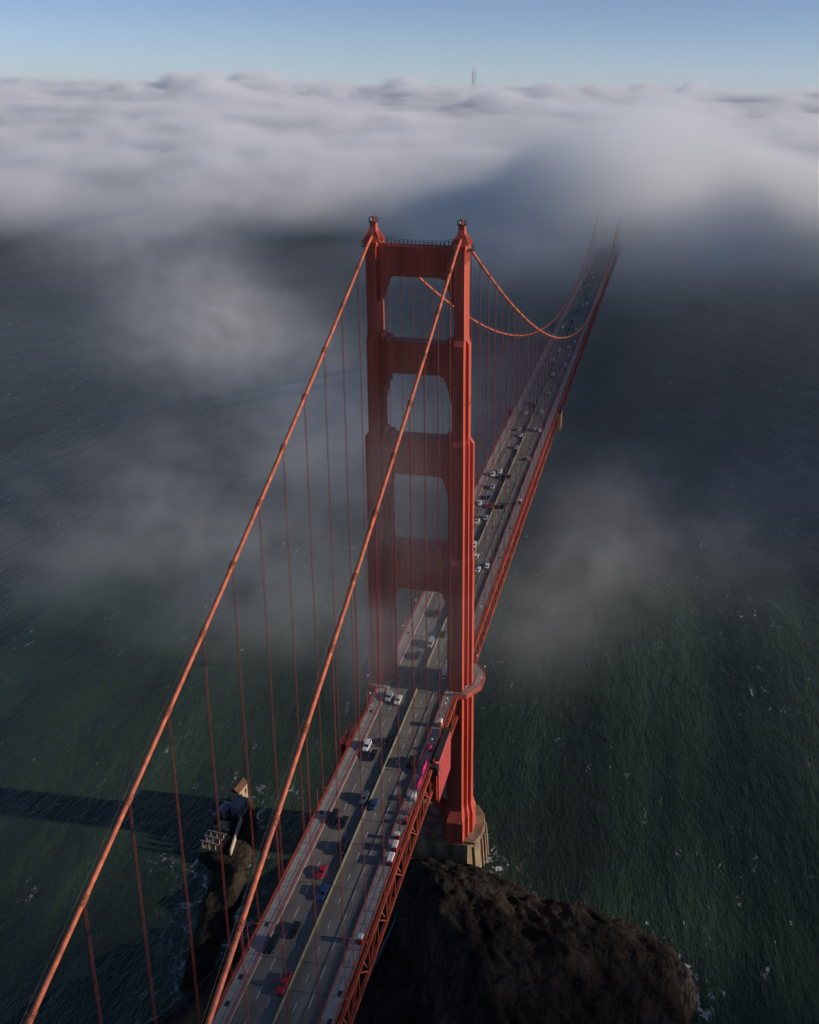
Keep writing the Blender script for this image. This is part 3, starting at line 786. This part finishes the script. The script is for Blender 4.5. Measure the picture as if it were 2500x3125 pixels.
def tarp(x, y, ln, h, label):
    rg = []
    n = 9
    for i in range(n+1):
        t = i/n; yy = -ln/2+ln*t; k = .55+.45*math.sin(PI*min(max(t, .08), .92)); hh_ = h*k*(1+.12*math.sin(7*t+x))
        rg.append([(-.62*k, yy, 0), (.62*k, yy, 0), (.58*k, yy, hh_*.6), (.28, yy+.1*math.sin(9*t), hh_), (-.22, yy, hh_*.96), (-.55*k, yy, hh_*.55)])
    o = MB().loft(rg).obj('tarpaulin', M['pink'], smooth=True)
    o.location = (x, y, roadz(y)+.245); tag(o, label, 'tarpaulin', None)
tarp(12.1, -43.2, 7.5, 1.5, 'longest magenta tarpaulin heap on the west walkway beside the red scaffold')
tarp(12.3, -50.2, 6.0, 1.4, 'magenta tarpaulin heap on the west walkway, nearest the viewer of the three')
tarp(11.7, -34.6, 2.6, 1.2, 'short magenta tarpaulin heap on the west walkway, nearest the tower')
for x, y, lb in ((12.4, -62.6, 'orange-red work cart on the west walkway just beyond the signed lamp'), (12.5, -66.0, 'orange-red work cart on the west walkway at the foot of the signed lamp')):
    t = tag(empty('work_cart', (x, y, roadz(y)+.245)), lb, 'cart')
    MB().box(-.55, .55, -1.1, 1.1, .35, .5).obj('bed', M['rail'], t)
    MB().box(-.5, .5, -1.0, .3, .503, 1.3).obj('load', M['red_body'], t)
    for a in (-.5, .5):
        for b in (-.8, .8): MB().tube([(a-.08, b, .2), (a+.08, b, .2)], .19, 8).obj('wheel', M['tyre'], t)
    MB().tube([(-.4, 1.1, .5), (-.4, 1.35, 1.2), (.4, 1.35, 1.2), (.4, 1.1, .5)], .03, 5).obj('handle', M['steel_dark'], t)

# ------------------------------------------------------------------ street lamps
def make_lamp():
    t = empty('street_lamp')
    MB().tube([(0,0,0), (0,0,.9), (0,0,.95), (0,0,7.4)], [.20, .18, .12, .10], 8).obj('pole', M['rail'], t)
    MB().tube([(0,0,7.3), (-.25,0,8.1), (-.8,0,8.55), (-1.5,0,8.6), (-2.2,0,8.5)], [.10, .095, .09, .08, .08], 8).obj('arm', M['rail'], t)
    MB().loft([[(-2.1,-.2,8.42),(-2.1,.2,8.42),(-2.1,.2,8.62),(-2.1,-.2,8.62)], [(-2.9,-.24,8.36),(-2.9,.24,8.36),(-2.9,.24,8.62),(-2.9,-.24,8.62)], [(-3.2,-.12,8.40),(-3.2,.12,8.40),(-3.2,.12,8.55),(-3.2,-.12,8.55)]]).obj('lamp_head', M['rail'], t)
    return t
lamp0 = make_lamp()
first = True
ORD = ['first', 'second', 'third', 'fourth', 'fifth', 'sixth', 'seventh', 'eighth', 'ninth', 'tenth', 'eleventh', 'twelfth', 'thirteenth', 'fourteenth', 'fifteenth', 'sixteenth', 'seventeenth', 'eighteenth', 'nineteenth', 'twentieth']
LY = [-113.9 + 47.0*j for j in range(23)]
for side, x, rz in (('west', 12.95, 0.0), ('east', -13.05, PI)):
    north = [y for y in LY if y < 0][::-1]; south = [y for y in LY if y > 0]
    for seq, where in ((north, 'this side of the near tower'), (south, 'beyond the near tower')):
        for i, y in enumerate(seq):
            o = lamp0 if first else copy_tree(lamp0); first = False
            o.location = (x, y, roadz(y)+.245); o.rotation_euler = (0, 0, rz)
            tag(o, 'orange street lamp on the %s walkway, %s %s' % (side, ORD[i], where), 'street lamp', 'street lamps along the walkways')
sg = tag(empty('road_sign', (12.95, -66.9, roadz(-66.9))), 'grey-blue rectangular sign on the west lamp nearest the scaffold', 'sign')
MB().box(-.8, .8, -.22, -.16, 3.9, 5.2).obj('panel', M['sign_blue'], sg)
for z in (4.2, 4.5, 4.8): MB().box(-.6, .6, -.235, -.222, z, z+.12).obj('print_line', M['white_paint'], sg)
# shorter globe lamps on the walkways near the tower
def globe(x, y, h, label):
    t = tag(empty('globe_lamp', (x, y, roadz(y)+.245)), label, 'lamp', 'white globe lamps by the tower')
    MB().tube([(0,0,0), (0,0,h)], .09, 6).obj('post', M['rail'], t); MB().sphere((0,0,h+.2), .30, 6).obj('globe', M['glass_lamp'], t, smooth=True)
globe(-13.1, 24.2, 4.5, 'white globe lamp on the east walkway, nearest beyond the tower')
globe(-13.1, 42.9, 4.5, 'white globe lamp on the east walkway, second beyond the tower')
globe(-13.1, -17.0, 4.5, 'white globe lamp on the east walkway before the tower')
globe(12.6, -17.6, 4.5, 'white globe lamp on the west walkway, nearest before the tower')
globe(12.6, -15.0, 4.5, 'white globe lamp on the west walkway right at the tower platform')
globe(12.6, -35.8, 4.5, 'white globe lamp on the west walkway beside the red scaffold')
globe(12.6, 43.0, 4.5, 'white globe lamp on the west walkway beyond the tower')

# ------------------------------------------------------------------ cars
def paint(name, c): 
    m = mat(name, c, .28, .04, 2, spec=.5); m.node_tree.nodes['Principled BSDF'].inputs['Coat Weight'].default_value = .5; return m
P = {n: paint(n+'_car_paint', c) for n, c in dict(white=(.78,.78,.77), silver=(.42,.44,.46), black=(.012,.012,.014), grey=(.16,.17,.18), red=(.42,.012,.03), maroon=(.14,.012,.02), blue=(.02,.06,.16), lightblue=(.40,.50,.60), bluegrey=(.07,.11,.15), beige=(.48,.40,.30)).items()}
SHAPES = dict(  # length, half width, hood height, belt, roof height, cabin start/end at belt and at roof (fractions from the front), boot height
    sedan=(4.7, .91, .82, .92, 1.45, .27, .86, .41, .72, .98), coupe=(4.5, .91, .78, .88, 1.32, .32, .88, .47, .72, .92),
    suv=(4.75, .95, 1.02, 1.12, 1.78, .26, .985, .38, .93, 1.12), van=(5.3, .99, 1.10, 1.25, 2.05, .14, .99, .28, .97, 1.25),
    wagon=(4.9, .92, .88, .97, 1.52, .26, .98, .39, .92, .97), pickup=(5.6, .98, 1.08, 1.16, 1.85, .27, .60, .36, .57, 1.10))
MESH = {}
def car_meshes(kind):
    if kind in MESH: return MESH[kind]
    L_, w, hh_, belt, rf, c0, c1, r0, r1, bt = SHAPES[kind]
    def Y(t): return -L_/2 + L_*t           # front at -y
    def sec(t, hw, z0, z1): 
        return [(-hw*.86,Y(t),z0),(hw*.86,Y(t),z0),(hw,Y(t),z0+.18),(hw,Y(t),z1-.16),(hw*.88,Y(t),z1),(-hw*.88,Y(t),z1),(-hw,Y(t),z1-.16),(-hw,Y(t),z0+.18)]
    st = [(0,w*.80,.34,hh_*.80),(.03,w*.93,.24,hh_*.92),(.12,w,.20,hh_*.98),(c0,w,.20,belt),(.55,w,.20,belt+.02),(min(c1,.95),w,.20,bt),(.965,w*.95,.26,bt*.98),(1,w*.84,.36,bt*.90)]
    body = MB().loft([sec(*a) for a in st])
    if kind == 'pickup':
        pass
    cw = w*.90; rw = w*.74
    def ring(f, z, inset): 
        return [(-f,Y(c0+(r0-c0)*inset),z),(f,Y(c0+(r0-c0)*inset),z),(f,Y(c1+(r1-c1)*inset),z),(-f,Y(c1+(r1-c1)*inset),z)]
    glass = MB().loft([ring(cw, belt-.06, 0), ring(cw+(rw-cw)*.92, belt+(rf-belt)*.90, .92)])
    roof = MB().loft([ring(cw+(rw-cw)*.90, belt+(rf-belt)*.885, .90), ring(rw*1.0, rf-.02, 1.0), ring(rw*.85, rf, 1.03)])
    for sx in (-1, 1):          # pillars
        for (ya, yb) in ((c0, r0), (c1, r1), ((c0+c1)/2, (r0+r1)/2)):
            roof.beam((sx*(cw+.012), Y(ya), belt-.04), (sx*(rw+.03), Y(yb), rf-.07), .09, .09, (1,0,0))
    wheel = MB().tube([(-.11,0,0),(.11,0,0)], .335, 14).mesh('tyre'); wheel.materials.append(M['tyre'])
    rim = MB().tube([(-.125,0,0),(.125,0,0)], .20, 8).mesh('rim'); rim.materials.append(M['rim'])
    hl = MB().box(-.17,.17,-.05,.05,-.07,.07).mesh('headlight'); hl.materials.append(M['headlight'])
    tl = MB().box(-.15,.15,-.05,.05,-.12,.12).mesh('tail_light'); tl.materials.append(M['tail'])
    gm = glass.mesh('windows'); gm.materials.append(M['car_glass'])
    bed = None
    if kind == 'pickup':
        bed = MB().box(-w*.74, w*.74, Y(.635), Y(.95), bt+.002, bt+.012).mesh('load_bed'); bed.materials.append(M['tyre'])
    MESH[kind] = (body, gm, roof, wheel, rim, hl, tl, bed); return MESH[kind]
PM = {}
import bmesh
def painted(kind, colour):
    key = (kind, colour)
    if key not in PM:
        b = car_meshes(kind); o = []
        for mbx, nm in ((b[0], 'body'), (b[2], 'roof')):
            me = mbx.mesh(nm, smooth=False); me.materials.append(P[colour])
            bm = bmesh.new(); bm.from_mesh(me); bmesh.ops.recalc_face_normals(bm, faces=bm.faces); bm.to_mesh(me); bm.free(); o.append(me)
        PM[key] = o
    return PM[key]
CARS = [(-1.6, -121.1, 'red pickup'),
 (-7.8, -111.6, 'black suv'),
 (-4.65, -106.6, 'black sedan'),
 (-1.6, -94.4, 'blue wagon'),
 (-4.65, -88.0, 'red coupe'),
 (-1.6, -79.0, 'black suv'),
 (-4.65, -69.9, 'black sedan'),
 (-7.8, -68.4, 'black suv'),
 (1.55, -61.3, 'blue sedan'),
 (-1.6, -59.6, 'bluegrey suv'),
 (7.75, -41.9, 'black van'),
 (-4.65, -41.1, 'black sedan'),
 (-7.8, -37.3, 'white suv'),
 (-1.6, -34.1, 'black sedan'),
 (-4.65, -13.0, 'white sedan'),
 (-7.8, -12.0, 'silver suv'),
 (-1.6, -0.2, 'black sedan'),
 (7.75, 3.5, 'white suv'),
 (-4.65, 13.0, 'black sedan'),
 (-1.6, 21.4, 'silver van'),
 (1.55, 28.6, 'black sedan'),
 (-4.65, 42.2, 'maroon sedan'),
 (4.55, 79.5, 'white sedan'),
 (7.75, 83.2, 'white sedan'),
 (1.55, 90.6, 'white suv'),
 (-1.6, 100.6, 'white suv'),
 (-4.65, 124.7, 'white pickup'),
 (-1.6, 129.5, 'lightblue sedan'),
 (-1.6, 143.0, 'red sedan'),
 (4.55, 143.6, 'black suv'),
 (-7.8, 145.1, 'white sedan'),
 (-4.65, 152.9, 'blue sedan'),
 (-4.65, 165.5, 'silver suv'),
 (-1.6, 179.3, 'black sedan'),
 (1.55, 180.7, 'black sedan'),
 (-7.8, 181.6, 'white suv'),
 (-4.65, 186.6, 'white sedan'),
 (7.75, 207.3, 'silver sedan'),
 (-1.6, 223.0, 'silver sedan'),
 (-1.6, 242.9, 'white sedan'),
 (-4.65, 252.8, 'beige sedan'),
 (7.75, 253.2, 'white sedan'),
 (4.55, 254.5, 'silver suv'),
 (-4.65, 283.4, 'white sedan'),
 (4.55, 286.9, 'white suv'),
 (-1.6, 299.1, 'black suv'),
 (-4.65, 303.2, 'black sedan'),
 (4.55, 324.9, 'silver suv'),
 (-4.65, 345.1, 'black sedan'),
 (7.75, 349.1, 'black sedan'),
 (1.55, 364.3, 'black sedan'),
 (1.55, 370.3, 'white suv'),
 (-7.8, 390.5, 'grey sedan'),
 (7.75, 398.9, 'white sedan'),
 (-1.6, 405.5, 'silver suv'),
 (-4.65, 409.2, 'silver sedan'),
 (7.75, 422.8, 'silver sedan'),
 (-1.6, 438.0, 'white suv'),
 (4.55, 450.0, 'white sedan'),
 (7.75, 465.2, 'silver suv'),
 (-7.8, 475.8, 'white sedan'),
 (1.55, 486.3, 'silver sedan'),
 (4.55, 512.3, 'white sedan'),
 (-1.6, 512.7, 'black sedan'),
 (-7.8, 514.4, 'white suv'),
 (-1.6, 539.2, 'black suv'),
 (-1.6, 557.6, 'silver sedan'),
 (1.55, 611.9, 'white sedan'),
 (4.55, 618.6, 'white suv'),
 (-1.6, 633.3, 'silver sedan'),
 (4.55, 660.8, 'silver sedan'),
 (-1.6, 666.5, 'black sedan'),
 (-7.8, 688.0, 'white sedan'),
 (-1.6, 715.9, 'white suv'),
 (-7.8, 727.9, 'black sedan'),
 (4.55, 764.3, 'silver sedan'),
 (-1.6, 766.0, 'white sedan'),
 (-4.65, 792.9, 'white suv'),
 (-1.6, 838.1, 'silver sedan'),
 (-4.65, 885.8, 'white sedan'),
 (4.55, 950.9, 'silver suv'),
 (-4.65, 1008.7, 'red sedan')]
LANE = {-7.8: 'east kerb lane', -4.65: 'east middle lane', -1.6: 'lane east of the barrier', 1.55: 'lane west of the barrier', 4.55: 'west middle lane', 7.75: 'west kerb lane'}
cnt = {}
for x, y, desc in sorted(CARS, key=lambda c: abs(c[1]-TY)):
    colour, kind = desc.split()
    before = y < TY
    n = cnt[(x, before)] = cnt.get((x, before), 0) + 1
    L_, w, hh_, belt, rf, *_r = SHAPES[kind]
    jx = x + .22*math.sin(y*1.7)
    dz = (roadz(y+1)-roadz(y-1))/2
    t = empty('car', (jx, y, roadz(y)+.002))
    north = x < 0
    t.rotation_euler = (math.atan(dz) if north else -math.atan(dz), 0, 0 if north else PI)
    cname = dict(lightblue='pale blue', bluegrey='blue-grey', maroon='dark red').get(colour, colour)
    tag(t, '%s %s, %s car %s the near tower in the %s' % (cname, {'suv': 'SUV'}.get(kind, kind), ORD[n-1], 'before' if before else 'beyond', LANE[x]), 'car', 'cars crossing the bridge')
    bm_, rm_ = painted(kind, colour); cm = car_meshes(kind)
    put('body', bm_, t); put('windows', cm[1], t); put('roof', rm_, t)
    if cm[7]: put('load_bed', cm[7], t)
    if y < 330:
        for sx in (-1, 1):
            for fy in (-.305, .30):
                wh = put('wheel', cm[3], t, (sx*(w-.10), fy*L_, .335)); put('rim', cm[4], wh)
            put('headlight', cm[5], t, (sx*w*.62, -L_/2+.04, hh_*.66)); put('tail_light', cm[6], t, (sx*w*.66, L_/2-.03, hh_*.80))

# ------------------------------------------------------------------ people on the walkways
M['skin'] = mat('skin', (.42, .25, .17), .6, .05, 2); M['hair'] = mat('dark_hair', (.03, .02, .015), .8, .1, 3)
def person(x, y, rz, top, legs, label, stride=.18):
    t = tag(empty('person', (x, y, roadz(y)+.245), rz), label, 'person', None)
    V = [(0,0,.95),(0,0,1.18),(0,0,1.40),(0,0,1.50),(0,-.01,1.58),(0,-.02,1.70),
         (-.10,0,.90),(-.11,-stride*.5,.50),(-.11,-stride,.08),(-.11,-stride-.14,.04),
         (.10,0,.90),(.11,stride*.4,.50),(.11,stride,.10),(.11,stride-.13,.04),
         (-.19,0,1.38),(-.25,.06,1.12),(-.25,-.08,.90),(-.25,-.12,.80),(.19,0,1.38),(.25,-.06,1.12),(.25,-.14,.92),(.25,-.18,.82)]
    Ed = [(0,1),(1,2),(2,3),(3,4),(4,5),(0,6),(6,7),(7,8),(8,9),(0,10),(10,11),(11,12),(12,13),(2,14),(14,15),(15,16),(16,17),(2,18),(18,19),(19,20),(20,21)]
    Rd = [.15,.14,.15,.055,.09,.085,.095,.065,.045,.04,.095,.065,.045,.04,.065,.048,.036,.035,.065,.048,.036,.035]
    me = bpy.data.meshes.new('body'); me.from_pydata(V, Ed, []); o = put('body', me, t)
    sk = o.modifiers.new('skin', 'SKIN'); ly = me.skin_vertices[0].data if me.skin_vertices else None
    if ly is None:
        b = bmesh.new(); b.from_mesh(me); b.verts.layers.skin.verify(); b.to_mesh(me); b.free(); ly = me.skin_vertices[0].data
    for i, r in enumerate(Rd): ly[i].radius = (r, r*.8)
    ly[0].use_root = True
    o.modifiers.new('sub', 'SUBSURF').render_levels = 1
    m = bpy.data.materials.new('clothes_'+label[:12]); m.use_nodes = True; N = m.node_tree.nodes; Lk = m.node_tree.links
    tc = N.new('ShaderNodeTexCoord'); sp = N.new('ShaderNodeSeparateXYZ'); cr = N.new('ShaderNodeValToRGB'); cr.color_ramp.interpolation = 'CONSTANT'
    Lk.new(tc.outputs['Object'], sp.inputs[0]); mr = N.new('ShaderNodeMapRange'); mr.inputs['From Max'].default_value = 2.0; Lk.new(sp.outputs[2], mr.inputs[0]); Lk.new(mr.outputs[0], cr.inputs[0])
    e = cr.color_ramp.elements; e[0].color = (.02,.02,.02,1); e[1].position = .05; e[1].color = (*legs,1)
    q = e.new(.46); q.color = (*top,1); q = e.new(.735); q.color = (.42,.25,.17,1)
    Lk.new(cr.outputs[0], N['Principled BSDF'].inputs['Base Color']); N['Principled BSDF'].inputs['Roughness'].default_value = .8
    me.materials.append(m)
    MB().sphere((0, .015, 1.70), .105, 6).obj('hair', M['hair'], t, smooth=True)
    return t
person(-12.4, -18.5, .3, (.72,.72,.70), (.08,.09,.12), 'person in a white top walking on the east walkway beside the globe lamp')
person(-12.75, -15.6, PI, (.05,.05,.06), (.04,.04,.05), 'person in dark clothes by the east railing just before the tower')
person(-11.9, -15.9, 0, (.06,.06,.08), (.05,.05,.06), 'person in dark clothes in the middle of the east walkway before the tower')
person(-12.9, -81.6, 1.2, (.10,.06,.06), (.04,.04,.06), 'person in dark clothes leaning by the east railing opposite the red crates')
person(-11.4, -119.6, .1, (.62,.40,.42), (.20,.18,.20), 'person in pink walking on the east walkway nearest the viewer')
# ------------------------------------------------------------------ fog (volume grids)
class F:
    """tiny expression builder for a field in a geometry node tree"""
    def __init__(s, nt): s.nt = nt; s.N = nt.nodes; s.L = nt.links
    def _in(s, n, i, v):
        if isinstance(v, (int, float)): n.inputs[i].default_value = v
        else: s.L.new(v, n.inputs[i])
    def m(s, op, a, b=None, c=None, clamp=False):
        n = s.N.new('ShaderNodeMath'); n.operation = op; n.use_clamp = clamp
        for i, v in enumerate((a, b, c)):
            if v is not None: s._in(n, i, v)
        return n.outputs[0]
    def add(s, a, b): return s.m('ADD', a, b)
    def sub(s, a, b): return s.m('SUBTRACT', a, b)
    def mul(s, a, b): return s.m('MULTIPLY', a, b)
    def smooth(s, v, a, b, o0=0.0, o1=1.0):
        n = s.N.new('ShaderNodeMapRange'); n.interpolation_type = 'SMOOTHSTEP'
        s._in(n, 0, v)
        for i, w in ((1, a), (2, b), (3, o0), (4, o1)): s._in(n, i, w)
        return n.outputs[0]
    def scale(s, vec, sc):
        n = s.N.new('ShaderNodeVectorMath'); n.operation = 'MULTIPLY'; s.L.new(vec, n.inputs[0]); n.inputs[1].default_value = sc; return n.outputs[0]
    def noise(s, vec, scale, detail=4, rough=.55, dist=0.0):
        n = s.N.new('ShaderNodeTexNoise'); s.L.new(vec, n.inputs['Vector']); n.inputs['Scale'].default_value = scale
        n.inputs['Detail'].default_value = detail; n.inputs['Roughness'].default_value = rough; n.inputs['Distortion'].default_value = dist
        return n.outputs[0]
    def blob(s, pos, c, r):
        a = s.N.new('ShaderNodeVectorMath'); a.operation = 'SUBTRACT'; s.L.new(pos, a.inputs[0]); a.inputs[1].default_value = c
        b = s.N.new('ShaderNodeVectorMath'); b.operation = 'DIVIDE'; s.L.new(a.outputs[0], b.inputs[0]); b.inputs[1].default_value = r
        d = s.N.new('ShaderNodeVectorMath'); d.operation = 'DOT_PRODUCT'; s.L.new(b.outputs[0], d.inputs[0]); s.L.new(b.outputs[0], d.inputs[1])
        return s.m('POWER', 2.71828, s.mul(d.outputs['Value'], -1.0))

def fog_material(name, col, g):
    m = bpy.data.materials.new(name); m.use_nodes = True
    N = m.node_tree.nodes; N.remove(N['Principled BSDF'])
    v = N.new('ShaderNodeVolumePrincipled'); v.inputs['Color'].default_value = (*col, 1); v.inputs['Density'].default_value = 0.001
    v.inputs['Anisotropy'].default_value = g
    m.node_tree.links.new(v.outputs[0], N['Material Output'].inputs['Volume'])
    return m
FOG = fog_material('pale_sea_fog', (.975, .985, .995), 0.0)

def fog_grid(name, lo, hi, res, density):
    nt = bpy.data.node_groups.new(name, 'GeometryNodeTree')
    nt.interface.new_socket('Geometry', in_out='INPUT', socket_type='NodeSocketGeometry')
    nt.interface.new_socket('Geometry', in_out='OUTPUT', socket_type='NodeSocketGeometry')
    out = nt.nodes.new('NodeGroupOutput'); vc = nt.nodes.new('GeometryNodeVolumeCube')
    pos = nt.nodes.new('GeometryNodeInputPosition').outputs[0]
    vc.inputs['Min'].default_value = lo; vc.inputs['Max'].default_value = hi
    for a, r in zip('XYZ', res): vc.inputs['Resolution '+a].default_value = r
    f = F(nt); sp = nt.nodes.new('ShaderNodeSeparateXYZ'); nt.links.new(pos, sp.inputs[0])
    nt.links.new(f.mul(density(f, pos, *sp.outputs), 1000.0), vc.inputs['Density'])
    sm = nt.nodes.new('GeometryNodeSetMaterial'); sm.inputs['Material'].default_value = FOG
    nt.links.new(vc.outputs[0], sm.inputs[0]); nt.links.new(sm.outputs[0], out.inputs[0])
    vd = bpy.data.volumes.new(name); o = bpy.data.objects.new(name, vd); COL.objects.link(o)
    vd.materials.append(FOG)
    md = o.modifiers.new('fog', 'NODES'); md.node_group = nt
    return o

MIDY = 3200.0
def bank_top(f, pos, x, y):
    """height of the top of the bank"""
    flat = f.scale(pos, (1, 1, 0))
    big = f.noise(flat, 1/1700.0, 3, .55)
    small = f.noise(flat, 1/520.0, 5, .6)
    rise = f.add(f.smooth(y, 1000.0, 2700.0, 110.0, 195.0), f.smooth(y, 2300.0, 6500.0, 0.0, 118.0))
    amp = f.smooth(y, 1500.0, 4500.0, 110.0, 260.0)
    puff = f.mul(f.smooth(f.noise(flat, 1/430.0, 3, .5), .5, .72), f.smooth(y, 2500.0, 5500.0, 0.0, 85.0))
    rise = f.add(rise, puff)
    plume = f.add(f.mul(f.blob(flat, (10, 1330, 0), (210, 240, 1)), 170.0), f.mul(f.blob(flat, (330, 1650, 0), (320, 300, 1)), 55.0))
    return f.add(f.add(rise, plume), f.add(f.mul(f.sub(big, .5), 150.0), f.mul(f.sub(small, .5), amp)))
def far_density(f, pos, x, y, z):
    top = bank_top(f, pos, x, y)
    n3 = f.noise(pos, 1/330.0, 4, .6)
    edge = f.smooth(f.add(f.sub(top, z), f.mul(f.sub(n3, .5), 120.0)), 0.0, 34.0)
    d = f.mul(edge, f.smooth(y, MIDY-300, MIDY+300))
    return f.mul(d, 0.016)
def mid_density(f, pos, x, y, z):
    top = bank_top(f, pos, x, y)
    st = f.scale(pos, (.65, 1, 1.5))
    n1 = f.noise(st, 1/290.0, 6, .64, .5); n2 = f.noise(st, 1/75.0, 5, .68, .8)
    # ragged front of the bank
    front = f.add(1190.0, f.add(f.mul(f.sub(f.noise(f.scale(pos, (1, 1, .6)), 1/480.0, 3, .5), .5), 900.0), f.mul(f.sub(n2, .5), 420.0)))
    for c, r, k in FRONT:
        front = f.add(front, f.mul(f.blob(pos, c, r), k))
    fr = f.smooth(f.sub(y, front), -60.0, 260.0)
    e = f.smooth(f.add(f.sub(top, z), f.add(f.mul(f.sub(n1, .5), 150.0), f.mul(f.sub(n2, .5), 70.0))), 0.0, 55.0)
    d = f.mul(f.mul(fr, e), f.smooth(f.add(f.mul(n1, .5), f.mul(n2, .5)), .39, .56, .10, 1.15))
    d = f.mul(d, f.smooth(y, MIDY+300, MIDY-300))
    pl = f.mul(f.add(f.mul(f.blob(pos, (10, 1110, 160), (120, 130, 75)), .9), f.add(f.mul(f.blob(pos, (5, 1020, 145), (85, 85, 58)), 1.6), f.mul(f.blob(pos, (5, 950, 172), (85, 95, 42)), 1.8))), f.smooth(n1, .30, .62, .55, 1.3))
    return f.mul(f.add(d, pl), 0.012)
FRONT = [((-420, 1050, 90), (120, 330, 200), -260.0), ((10, 1200, 190), (190, 330, 130), -330.0), ((-500, 1330, 60), (120, 340, 150), 600.0), ((-1000, 1400, 20), (260, 300, 80), 120.0), ((60, 1500, 30), (70, 260, 70), 120.0)]
WISPS = [  # centre, radius, density
    ((-4, -12, 148), (15, 9, 30), .008), ((0, -14, 108), (17, 9, 24), .008), ((-16, -14, 92), (9, 9, 20), .006),
    ((-600, 900, 85), (80, 130, 45), .0045), ((-440, 740, 78), (48, 150, 34), .0036), ((-355, 554, 68), (56, 100, 30), .0034),
    ((-300, 480, 62), (60, 80, 32), .0048), ((-235, 410, 56), (60, 70, 30), .0042), ((-165, 380, 54), (50, 60, 30), .0038), ((-116, 270, 56), (50, 75, 32), .0042),
    ((-150, 238, 50), (60, 50, 28), .0036), ((-218, 220, 42), (75, 60, 24), .0032), ((-135, 134, 46), (36, 30, 22), .0060), ((-206, 129, 38), (60, 36, 20), .0038),
    ((-146, 105, 36), (40, 28, 18), .0036), ((-87, 101, 42), (34, 36, 22), .0050), ((-40, 330, 60), (50, 110, 36), .0022),
    ((55, 192, 50), (26, 50, 24), .0024), ((47, 138, 48), (32, 42, 22), .0022), ((27, 99, 46), (26, 34, 22), .0026), ((95, 225, 26), (60, 60, 18), .0022), ((130, 330, 30), (90, 90, 22), .0018),
    ((-20, 1120, 90), (130, 170, 70), .0050), ((125, 900, 115), (55, 90, 34), .0060), ((190, 950, 85), (120, 120, 48), .0040),
    ((-60, 930, 90), (80, 120, 40), .0034), ((-170, 960, 85), (80, 120, 45), .0034), ((-260, 1000, 120), (80, 150, 50), .0030), ((10, 720, 80), (130, 240, 34), .0007),
]
def wisp_density(f, pos, x, y, z):
    st = f.scale(pos, (.75, 1, 1.35))
    n = f.add(f.mul(f.noise(st, 1/64.0, 6, .70, 1.3), .6), f.mul(f.noise(st, 1/21.0, 4, .70, 1.0), .4))
    k = f.smooth(n, .39, .64, .03, 2.2)
    tot = None
    for c, r, d in WISPS:
        b = f.mul(f.blob(pos, c, r), d); tot = b if tot is None else f.add(tot, b)
    d = f.mul(tot, k)
    # shallow sea mist over the whole strait
    ms = f.mul(f.smooth(z, 120.0, 20.0, 0.0, .00016), f.mul(f.mul(f.smooth(x, -950.0, -700.0), f.smooth(x, 520.0, 380.0)), f.smooth(y, -30.0, 420.0)))
    ms = f.mul(ms, f.mul(f.smooth(n, .3, .7, .6, 1.4), f.smooth(y, 1400.0, 1150.0)))
    return f.m('MAXIMUM', f.sub(f.add(d, ms), 0.00006), 0.0)
def west_density(f, pos, x, y, z):
    """fog pouring in from the ocean, west of the frame, plus fog added to shade the foreground"""
    n = f.noise(pos, 1/260.0, 4, .6, .4)
    top = f.add(f.smooth(y, 700.0, 1150.0, 275.0, 300.0), f.mul(f.sub(f.noise(f.scale(pos, (1, 1, 0)), 1/400.0, 3, .5), .5), 120.0))
    e = f.smooth(f.sub(top, z), 0.0, 60.0)
    ed = f.mul(f.smooth(f.sub(x, f.add(300.0, f.mul(f.m('MAXIMUM', y, 0.0), .17))), 0.0, 160.0), f.smooth(f.add(y, f.mul(f.sub(n, .5), 130.0)), 235.0, 390.0))
    d = f.mul(f.mul(e, ed), f.smooth(n, .34, .52, .5, 1.0))
    d = f.mul(f.mul(d, f.smooth(x, 1500.0, 1300.0)), f.mul(f.smooth(y, 1330.0, 1120.0), .018))
    shade_lobe = f.mul(f.mul(f.smooth(x, 200.0, 320.0), f.smooth(x, 760.0, 520.0)), f.mul(f.smooth(f.add(y, f.mul(f.sub(n, .5), 30.0)), -10.0, -75.0), f.smooth(y, -440.0, -380.0)))  # unseen fog added over the headland to dim the sun on the foreground
    shade_lobe = f.mul(shade_lobe, f.smooth(f.sub(f.add(f.smooth(y, -60.0, -170.0, 152.0, 225.0), f.mul(f.sub(n, .5), 50.0)), z), 0.0, 50.0))
    return f.add(d, f.mul(shade_lobe, .015))
def haze_density(f, pos, x, y, z):
    k = f.m('POWER', 2.71828, f.mul(f.sub(z, 300.0), -1/420.0))
    return f.mul(f.mul(k, f.smooth(y, 3200.0, 5200.0)), .0001)
FOG_ON = True
if FOG_ON:
    tag(fog_grid('fog_bank', (-10500, MIDY-300, 0), (3200, 13500, 500), (250, 190, 26), far_density), 'bright sea of fog covering everything to the horizon', 'fog', kind='stuff')
    tag(fog_grid('fog_front', (-2300, 700, 0), (1500, MIDY+300, 420), (316, 233, 36), mid_density), 'ragged near edge of the fog bank swallowing the far end of the bridge', 'fog', kind='stuff')
    tag(fog_grid('fog_wisps', (-960, -45, 0), (530, 1410, 290), (225, 220, 46), wisp_density), 'thin wisps of fog drifting past the near tower and over the water', 'fog', kind='stuff')
    tag(fog_grid('ocean_fog_and_shade', (190, -450, 0), (1520, 1810, 520), (100, 160, 38), west_density), 'unseen ocean fog beside the bridge, with a part added to shade the foreground', 'fog', kind='stuff')
    tag(fog_grid('high_haze', (-16000, 3200, 300), (6000, 16000, 1900), (24, 20, 16), haze_density), 'pale haze hanging over the fog towards the horizon', 'haze', kind='stuff')
